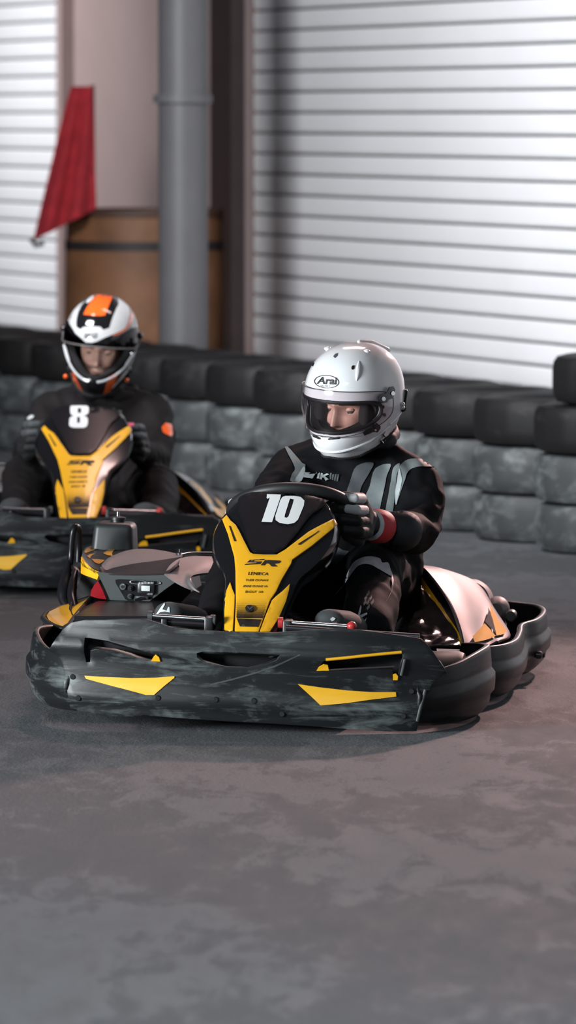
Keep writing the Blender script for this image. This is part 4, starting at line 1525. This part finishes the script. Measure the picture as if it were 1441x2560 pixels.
# ------------------------------------------------------------------ driver of kart 10
SEAT = Vector((0.115, 1.2, 0.09))
driver = empty('person', M10)
tag(driver, 'driver in white helmet and black and grey race suit steering kart number 10', 'person')
J10 = {
    'neck': (893, 1128, 1.14, .070), 'throat': (895, 1085, 1.10, .060),
    'sh_l': (737, 1182, 1.10, .070), 'sh_r': (1044, 1222, 1.12, .072),
    'chest_l': (815, 1235, 1.16, .115), 'chest_r': (968, 1245, 1.16, .115), 'back': (900, 1230, 1.30, .10),
    'belly_l': (830, 1370, 1.17, .12), 'belly_r': (950, 1375, 1.17, .12),
    'hip_l': (800, 1475, 1.20, .10), 'hip_r': (960, 1480, 1.20, .10),
    'arm_l': (690, 1232, 1.0, .060), 'el_l': (652, 1285, .88, .054), 'fore_l': (640, 1290, .84, .046), 'wr_l': (620, 1288, .77, .036),
    'arm_r': (1058, 1275, 1.06, .062), 'el_r': (1044, 1334, .99, .060), 'fore_r': (1022, 1327, .90, .055), 'wr_r': (1004, 1322, .83, .047),
    'thigh_l': (690, 1440, .95, .085), 'kn_l': (604, 1402, .75, .070), 'shin_l': (572, 1480, .58, .066), 'an_l': (540, 1565, .40, .058),
    'thigh_r': (940, 1425, .98, .085), 'kn_r': (937, 1436, .78, .069), 'shin_r': (932, 1500, .62, .072), 'an_r': (922, 1572, .44, .068),
}
bd, P10 = body(K, J10, driver, 'suit', 1.3)
bv_body = bvh_of(bd)
# collar ring
nk = K(905, 1100, 1.12)
rg = [nk + Vector((0.082 * math.cos(t), 0.078 * math.sin(t) + 0.012, 0.012 * math.sin(t) + 0.006 * math.sin(3 * t) + 0.018 * math.cos(t))) for t in (2 * PI * k / 36 for k in range(36))]
part('collar', Geo().tube(rg, [0.021 + 0.004 * math.sin(5 * t) for t in range(36)], 12, closed=True), 'suit_grey', driver)

GL = dict(main='glove_black', pad='glove_grey', cuff='glove_red')
rimR = K(872, 1285, .66)
make_glove(driver, rimR, Vector((.93, .2, -.1)).normalized(), Vector((-.25, 0.1, 1)).normalized(), Vector((.1, -1, .05)).normalized(), K(930, 1313, .74), K(1003, 1324, .87), k=1.15, **GL)
rimL = K(606, 1292, .68)
make_glove(driver, rimL, Vector((-.93, .2, -.1)).normalized(), Vector((.25, 0.1, 1)).normalized(), Vector((-.1, -1, .05)).normalized(), K(612, 1286, .76), K(640, 1288, .85), **GL)

shoe = make_shoe(driver, K(522, 1570, .42), K(425, 1532, .27))
bvs = bvh_of(shoe)
decal('star_mark', [(392, 1535), (403, 1519), (412, 1508), (413, 1513), (407, 1524), (417, 1527), (421, 1518), (424, 1519), (425, 1531), (414, 1529), (402, 1530), (396, 1536)], bvs, M10, 'panel_white', shoe, 0.002, step=5)
shoe = make_shoe(driver, K(900, 1580, .42), K(826, 1550, .26))
bvs = bvh_of(shoe)
decal('star_mark', [(826, 1548), (832, 1543), (839, 1546), (836, 1551), (830, 1553)], bvs, M10, 'panel_white', shoe, 0.002, step=4)

# suit panels and prints
def sp(name, pts, mat, lift=0.0025, step=7):
    if name.split('_')[-1] in ('stripe', 'panel', 'piping', 'flash'):
        pts = rounded(pts)
    return decal(name, pts, bv_body, M10, mat, bd, lift, step=step)


sp('shoulder_stripe', [(712, 1115), (722, 1120), (740, 1140), (755, 1158), (763, 1163), (760, 1180), (752, 1204), (727, 1204), (729, 1188), (737, 1175), (733, 1160), (722, 1138)], 'panel')
sp('shoulder_flash', [(758, 1168), (762, 1178), (752, 1204), (735, 1204), (748, 1184)], 'panel_white', 0.004)
sp('chest_stripe', [(893, 1165), (933, 1158), (925, 1180), (905, 1215), (895, 1245), (878, 1250), (868, 1232), (875, 1205)], 'panel_dark')
sp('chest_stripe', [(938, 1172), (978, 1160), (968, 1190), (962, 1220), (955, 1255), (945, 1292), (925, 1285), (912, 1250), (925, 1215)], 'panel')
sp('chest_stripe', [(985, 1170), (1000, 1160), (992, 1190), (990, 1215), (987, 1250), (980, 1290), (965, 1290), (970, 1250), (978, 1205)], 'panel')
sp('shoulder_stripe', [(998, 1168), (1020, 1150), (1060, 1150), (1105, 1168), (1075, 1168), (1045, 1168), (1020, 1180), (1012, 1205), (1000, 1240), (992, 1262), (992, 1225), (998, 1190)], 'panel')
sp('shoulder_flash', [(998, 1172), (1004, 1190), (1006, 1208), (992, 1262), (989, 1235), (993, 1200)], 'panel_white', 0.004)
sp('sleeve_panel', [(948, 1288), (965, 1280), (1000, 1278), (1035, 1288), (1052, 1310), (1050, 1345), (1030, 1368), (1000, 1375), (965, 1370), (955, 1345)], 'suit_grey', 0.004)
for k, pts in enumerate(([(762, 1183), (775, 1184), (770, 1188), (790, 1187), (792, 1181), (786, 1190), (778, 1198), (757, 1195)], [(795, 1186), (800, 1182), (797, 1197), (790, 1196)],
                         [(803, 1183), (808, 1184), (806, 1190), (818, 1183), (823, 1185), (812, 1192), (822, 1200), (814, 1201), (806, 1195), (803, 1199), (798, 1198)])):
    sp('chest_print', pts, 'panel_white', 0.004, 5)
for i in range(4):
    x = 826 + i * 6
    sp('chest_print', [(x, 1184 + i), (x + 4, 1184 + i), (x + 2, 1199 + i), (x - 2, 1199 + i)], 'panel_dark', 0.004, 5)
sp('thigh_patch', [(822, 1368), (838, 1362), (858, 1375), (874, 1378), (858, 1395), (842, 1410), (820, 1402)], 'panel_dark')
sp('knee_stripe', [(820, 1500), (835, 1488), (858, 1460), (875, 1425), (890, 1404), (918, 1393), (948, 1397), (955, 1408), (970, 1408), (976, 1425), (981, 1442), (960, 1432), (940, 1420), (920, 1412), (900, 1415), (885, 1430), (868, 1455), (845, 1480)], 'knee')
sp('leg_piping', [(980, 1440), (983, 1455), (978, 1480), (965, 1503), (968, 1498), (980, 1472), (978, 1450)], 'knee', 0.003)
for pts in ([(903, 1515), (896, 1540), (891, 1570), (896, 1570), (900, 1548), (905, 1520)], [(899, 1540), (918, 1533), (919, 1537), (904, 1546)], [(880, 1570), (888, 1555), (888, 1562), (886, 1572)], [(898, 1570), (912, 1552), (918, 1545), (914, 1556), (900, 1571)]):
    sp('leg_print', pts, 'knee', 0.003, 5)
for (x, y) in ((920, 1485), (914, 1497), (926, 1497), (919, 1508), (912, 1509), (930, 1507), (920, 1520)):
    sp('leg_print', [(x + 4, y - 8), (x + 5, y), (x - 1, y + 8), (x - 3, y + 2)], 'panel_dark', 0.003, 5)

# helmet of driver 10
HC = K(887, 988, 1.07)
Mh = Matrix.Translation(HC) @ Matrix.Rotation(rad(-26), 4, 'Z') @ Matrix.Rotation(rad(9), 4, 'X') @ Matrix.Rotation(rad(3), 4, 'Y')
h1 = Helmet()
els = [(0, -52), (25, -54), (50, -56), (75, -52), (100, -44), (130, -36), (180, -32)]
port = eyeport(66, 4, -27, 3.2, droop=3.0)
shell_g = sheet(h1.outline(els), [port], lambda x, y: Mh @ h1.point(x, y), 2.8)
hel = part('helmet', shell_g, 'helmet_white', driver, True, 50)
bv_h = bvh_of(hel)
solid(hel, 0.010, 0.003)
lin = part('lining', sheet(h1.outline([(a, e + 3) for a, e in els]), [eyeport(60, 3, -27, 3.0, droop=2.0)], lambda x, y: Mh @ h1.point(x, y, -0.0105), 5), 'liner', hel)
solid(lin, 0.020)
edge = [Mh @ h1.point(*q, 0.001) for q in resample(h1.outline(els), 3)]
part('edge_trim', Geo().tube(edge, 0.0035, 10, closed=True), 'liner', hel)
rim_p = [Mh @ h1.point(*q, -0.001) for q in resample(port, 3)]
part('eyeport_seal', Geo().tube(rim_p, 0.0052, 10, closed=True), 'rubber', hel)
vis = part('visor', area(h1, eyeport(82, 12, -29, 3.2, droop=3.0), 0.0075) and Geo().add([Mh @ v for v in area(h1, eyeport(84, 15, -29, 3.4, droop=4.0), 0.008).v], area(h1, eyeport(84, 15, -29, 3.4, droop=4.0), 0.008).f), 'visor', hel)
solid(vis, 0.0018)
vr = [Mh @ h1.point(*q, 0.0085) for q in resample(eyeport(84, 15, -29, 3.4, droop=4.0), 4)]
part('visor_edge', Geo().tube(vr, 0.0012, 6, closed=True), 'plastic_grey', vis)
def hp(name, pts, mat, lift=0.001, thick=0.0, holes=(), step=5, bevel=0.0):
    return decal(name, pts, bv_h, M10, mat, hel, lift, thick, holes, step, bevel)


ov = ellipse(817.5, 954.5, 31, 16.5, 40, 0.06)
hp('logo_ring', ov, 'black_print', 0.0012, holes=[ellipse(817.5, 954.5, 29, 14.8, 40, 0.06)], step=4)
letters('logo', 'Arai', [(793, 942), (843, 943), (846, 962), (792, 960)], bv_h, M10, 'black_print', hel, 0.0014, 0.25, 0.03)
letters('logo', 'HELMET', [(801, 963), (826, 964), (826, 968), (801, 967)], bv_h, M10, 'plastic_grey', hel, 0.0014)
hp('chin_vent', [(782, 1088), (785, 1085), (802, 1094), (803, 1098), (798, 1098), (784, 1092)], 'black_print', 0.0012)
hp('chin_vent', [(820, 1098), (823, 1095), (850, 1091), (852, 1093), (849, 1097), (823, 1100)], 'black_print', 0.0012)
vp = hp('visor_plate', [(940, 992), (946, 986), (955, 984), (962, 978), (966, 968), (974, 966), (979, 974), (978, 985), (972, 995), (963, 998), (959, 1005), (948, 1006), (941, 1001)], 'gloss', 0.009, 0.004, step=5)
for px, py in ((950, 996), (972, 983)):
    hp('screw', ellipse(px, py, 4.6, 5), 'chrome', 0.0135, 0.002, step=3)
hp('visor_post', ellipse(944, 1025, 5.5, 7), 'gloss', 0.009, 0.004, step=4)
hp('visor_post', ellipse(937, 1024, 4, 3), 'gloss', 0.009, 0.004, step=4)
for px, py in ((956, 1017), (960, 1036)):
    hp('snap', ellipse(px, py, 3.2, 4.2), 'gloss', 0.002, 0.002, step=3)
hp('visor_latch', [(903, 1078), (910, 1071), (921, 1066), (921, 1056), (927, 1054), (931, 1058), (937, 1053), (944, 1060), (944, 1066), (937, 1076), (926, 1075), (915, 1080), (906, 1084)], 'gloss', 0.009, 0.004, step=5)
hp('screw', ellipse(931.5, 1069.5, 2.6, 2.6), 'chrome', 0.0135, 0.001, step=2)
# crown vents
for pts in ([(879, 918), (882, 914), (887, 914), (886, 922), (882, 925), (879, 923)], [(834, 892), (838, 886), (845, 883), (844, 890), (838, 896)], [(781, 915), (785, 907), (787, 908), (783, 917)]):
    hp('vent_hole', pts, 'black_print' if pts[0][0] != 834 else 'panel_dark', 0.0015)
fin = [drop(bv_h, M10, *q, 0.0) for q in ((898, 903), (896, 920), (894, 938), (892, 952))]
part('vent_fin', Geo().tube(smooth_line(fin, 12), [0.0015 + 0.0045 * math.sin(PI * i / 11) for i in range(12)], 10), 'helmet_white', hel)
for px, py, r in ((918, 877, .010), (818, 870, .010)):
    part('crown_vent', Geo().ball(drop(bv_h, M10, px, py, -0.002), (r, r, r * .6)), 'helmet_white', hel)
g = Geo().hull([(Mh @ h1.point(*Helmet.polar(172, 62), 0.0), 0.010), (Mh @ h1.point(*Helmet.polar(190, 62), 0.0), 0.010), (Mh @ h1.point(*Helmet.polar(172, 82), 0.0), 0.006), (Mh @ h1.point(*Helmet.polar(160, 44), 0.004), 0.009), (Mh @ h1.point(*Helmet.polar(200, 44), 0.004), 0.009)])
part('rear_duct', g, 'helmet_white', hel)
g = Geo().hull([(Mh @ h1.point(*Helmet.polar(128, 2), 0.002), 0.008), (Mh @ h1.point(*Helmet.polar(124, -16), 0.002), 0.010)])
rs = part('strap_anchor', g, 'gloss', hel)
part('anchor_stud', Geo().ball(drop(bv_h, M10, 1004, 1010, 0.004), 0.006).ball(drop(bv_h, M10, 1004, 1018, 0.004), 0.006), 'chrome', rs)
seam = [Mh @ h1.point(*Helmet.polar(az, -38 - 8 * math.cos(rad(az)) * 1.0 + (0 if az < 60 else (az - 60) * 0.22)), 0.0) for az in range(-150, 151, 5)]
part('chin_ridge', Geo().tube(seam, 0.004, 8), 'helmet_white', hel)
Mf = Mh @ Matrix.Translation((-0.008, 0.008, -0.030))
for s in (-1, 1):
    part('cheek_pad', Geo().ball(Mh @ Vector((s * 0.070, -0.052, -0.042)), (0.022, 0.045, 0.050), 3), 'liner', hel)
make_head(driver, Mf)

# ------------------------------------------------------------------ driver of kart 8
M8 = K8.M
driver8 = empty('person', M8)
tag(driver8, 'driver in orange, black and white helmet and dark jacket behind kart number 8', 'person')
J8 = {
    'neck': (258, 1000, 1.14, .075), 'throat': (256, 965, 1.10, .062),
    'sh_l': (130, 1035, 1.10, .074), 'sh_r': (378, 1040, 1.10, .074),
    'chest_l': (195, 1075, 1.16, .115), 'chest_r': (315, 1080, 1.16, .115), 'back': (250, 1075, 1.30, .10),
    'belly_l': (200, 1175, 1.17, .12), 'belly_r': (305, 1180, 1.17, .12),
    'hip_l': (185, 1240, 1.20, .10), 'hip_r': (310, 1245, 1.20, .10),
    'arm_l': (100, 1085, 1.02, .062), 'el_l': (72, 1130, .92, .056), 'fore_l': (76, 1112, .80, .047), 'wr_l': (84, 1096, .72, .038),
    'arm_r': (393, 1090, 1.03, .062), 'el_r': (388, 1145, .93, .058), 'fore_r': (368, 1140, .82, .050), 'wr_r': (350, 1128, .74, .040),
    'thigh_l': (110, 1200, .95, .085), 'kn_l': (58, 1190, .74, .074), 'shin_l': (52, 1240, .58, .066), 'an_l': (50, 1292, .40, .058),
    'thigh_r': (370, 1215, .98, .088), 'kn_r': (392, 1222, .76, .078), 'shin_r': (396, 1262, .60, .070), 'an_r': (392, 1300, .44, .062),
}
bd8, P8 = body(K8, J8, driver8, 'jacket', 5.1)
bv_b8 = bvh_of(bd8)
nk = K8(262, 985, 1.12)
rg = [nk + Vector((0.098 * math.cos(t), 0.085 * math.sin(t) + 0.012, 0.010 * math.sin(3 * t))) for t in (2 * PI * k / 36 for k in range(36))]
part('collar', Geo().tube(rg, [0.025 + 0.004 * math.sin(4 * t) for t in range(36)], 12, closed=True), 'jacket', driver8)
decal('arm_patch', [(404, 1068), (414, 1058), (428, 1062), (431, 1082), (428, 1092), (414, 1086), (406, 1080)], bv_b8, M8, 'orange', bd8, 0.003, step=5)
for pts in ([(69, 1046), (78, 1039), (86, 1040), (83, 1046), (72, 1051)], [(61, 1066), (70, 1059), (75, 1062), (72, 1069), (63, 1072)], [(56, 1082), (66, 1075), (72, 1077), (68, 1084), (57, 1088)]):
    decal('sleeve_mark', pts, bv_b8, M8, 'panel_white', bd8, 0.003, step=5)
G8 = dict(main='glove_black', pad='panel_dark', cuff='jacket', k=1.05)
gl8 = make_glove(driver8, K8(332, 1098, .64), Vector((.93, .2, -.1)).normalized(), Vector((-.25, 0.1, 1)).normalized(), Vector((.05, -1, .05)).normalized(), K8(349, 1126, .72), K8(368, 1140, .84), **G8)
decal('knuckle_patch', [(313, 1056), (320, 1050), (334, 1051), (338, 1062), (330, 1066), (318, 1068)], bvh_of(gl8), M8, 'glove_pink', gl8, 0.003, step=4)
make_glove(driver8, K8(88, 1090, .62), Vector((-.93, .2, -.1)).normalized(), Vector((.25, 0.1, 1)).normalized(), Vector((-.05, -1, .05)).normalized(), K8(84, 1098, .70), K8(76, 1112, .82), **G8)
make_shoe(driver8, K8(50, 1300, .42), K8(33, 1266, .26), 0.05)
make_shoe(driver8, K8(392, 1306, .42), K8(364, 1278, .26), 0.05)

HC = K8(254, 848, 1.06)
Mh = Matrix.Translation(HC) @ Matrix.Rotation(rad(-9), 4, 'Z') @ Matrix.Rotation(rad(10), 4, 'X') @ Matrix.Rotation(rad(5), 4, 'Y')
h2_ = Helmet(a=0.124, bf=0.160, bb=0.150, top=0.152, p=2.15, chin=0.030, low=0.222)
els = [(0, -56), (25, -57), (50, -57), (75, -52), (100, -43), (130, -36), (180, -32)]
port = eyeport(64, 3, -36, 2.4, droop=8.0)
hel8 = part('helmet', sheet(h2_.outline(els), [port], lambda x, y: Mh @ h2_.point(x, y), 3.2), 'helmet_black', driver8, True, 50)
bv_h8 = bvh_of(hel8)
solid(hel8, 0.010, 0.003)
lin = part('lining', sheet(h2_.outline([(a, e + 3) for a, e in els]), [eyeport(60, 2, -34, 2.4, droop=7.0)], lambda x, y: Mh @ h2_.point(x, y, -0.0105), 5), 'liner', hel8)
solid(lin, 0.020)


def h8(name, pts, mat, lift=0.0012, thick=0.0, holes=(), step=5):
    q = [(130 + x / 5.764, 720 + y / 5.764) for x, y in pts]
    return decal(name, q, bv_h8, M8, mat, hel8, lift, thick, holes, step)


h8('white_graphic', [(205, 575), (225, 500), (260, 410), (320, 320), (400, 235), (480, 190), (430, 250), (385, 340), (360, 430), (350, 500), (355, 560), (415, 600), (450, 565), (560, 550), (700, 560), (740, 605), (830, 575), (850, 500), (880, 410), (930, 290), (960, 240),
                       (952, 180), (945, 120), (970, 112), (1040, 155), (1090, 215), (1110, 290), (1115, 390), (1095, 490), (1060, 560), (1020, 605), (900, 660), (760, 715), (640, 772), (580, 788), (470, 780), (370, 722), (270, 650)], 'helmet_grey')
h8('white_graphic', [(485, 205), (520, 160), (575, 120), (608, 112), (600, 145), (560, 190), (510, 222)], 'helmet_grey')
h8('orange_graphic', [(456, 385), (480, 330), (520, 260), (570, 190), (620, 125), (660, 98), (760, 84), (850, 80), (888, 95), (850, 180), (815, 265), (785, 340), (765, 395), (700, 405), (620, 402), (540, 395)], 'orange')
h8('orange_graphic', [(1116, 245), (1148, 280), (1170, 380), (1158, 470), (1110, 545), (1045, 618), (960, 665), (880, 690), (880, 678), (955, 648), (1032, 604), (1092, 522), (1122, 430), (1128, 340)], 'orange')
h8('white_graphic', [(1185, 410), (1225, 480), (1255, 590), (1265, 700), (1262, 830), (1230, 960), (1180, 1080), (1110, 1190), (1000, 1310), (870, 1450), (862, 1430), (965, 1310), (1075, 1180), (1150, 1050), (1195, 910), (1215, 760), (1212, 600)], 'helmet_grey')
lowp = [q for q in (eyeport(67, 4, -38, 2.4, 180, droop=8.0))]
for s in (-1, 1):
    run = [q for q in lowp[90:] if q[0] * s > 14 and math.atan2(abs(q[0]), -q[1]) < rad(70)]
    run.sort(key=lambda q: abs(q[0]))
    part('port_trim', Geo().tube([Mh @ h2_.point(*q, 0.0015) for q in run], 0.0042, 8), 'helmet_grey', hel8)
h8('orange_graphic', [(240, 1175), (330, 1230), (365, 1325), (425, 1440), (482, 1540), (455, 1530), (380, 1435), (300, 1330), (250, 1240)], 'orange')
h8('orange_graphic', [(830, 1250), (965, 1192), (945, 1260), (900, 1375), (850, 1465), (785, 1525), (730, 1542), (762, 1450), (792, 1350)], 'orange')
letters('logo', 'SKG', [(130 + 465 / 5.764, 720 + 655 / 5.764), (130 + 665 / 5.764, 720 + 655 / 5.764), (130 + 655 / 5.764, 720 + 722 / 5.764), (130 + 458 / 5.764, 720 + 722 / 5.764)], bv_h8, M8, 'black_print', hel8, 0.003, 0.2, 0.03)
top_r = [(-84, 24), (-70, 27), (-50, 24), (-30, 15), (-12, 6), (12, 6), (30, 15), (50, 24), (70, 27), (84, 24), (87, 14), (80, 2), (64, -2), (40, 1), (15, 3), (-15, 3), (-40, 1), (-64, -2), (-80, 2), (-87, 14)]
vpoly = [Helmet.polar(a, e) for a, e in top_r]
ga = area(h2_, vpoly, 0.006)
vis8 = part('visor', Geo().add([Mh @ v for v in ga.v], ga.f), 'visor_dark', hel8)
solid(vis8, 0.002)
ed = [Mh @ h2_.point(*Helmet.polar(a, e), 0.0075) for a, e in top_r[10:]]
part('visor_edge', Geo().tube(smooth_line(ed, 60), 0.0026, 8), 'silver', vis8)
for s in (-1, 1):
    c = Mh @ h2_.point(*Helmet.polar(s * 86, 12), 0.008)
    part('visor_pivot', Geo().ball(c, 0.012, 3), 'helmet_black', hel8)
    part('strap_pull', Geo().ball(K8(164 if s < 0 else 317, 941 if s < 0 else 950, 1.02), 0.008), 'orange', hel8)
edge = [Mh @ h2_.point(*q, 0.001) for q in resample(h2_.outline(els), 3)]
part('edge_trim', Geo().tube(edge, 0.006, 10, closed=True), 'liner', hel8)
Mf = Mh @ Matrix.Translation((0, 0.010, -0.034))
f8 = make_head(driver8, Mf)
f8.data.materials.append(MT['stubble'])
HI = Mf.inverted()
for p in f8.data.polygons:
    c = HI @ p.center
    if c.y < 0.01 and c.z < -0.042 - 0.25 * max(0, 0.035 - abs(c.x)) and not (abs(c.x) < 0.022 and -0.079 < c.z < -0.056):
        p.material_index = 1
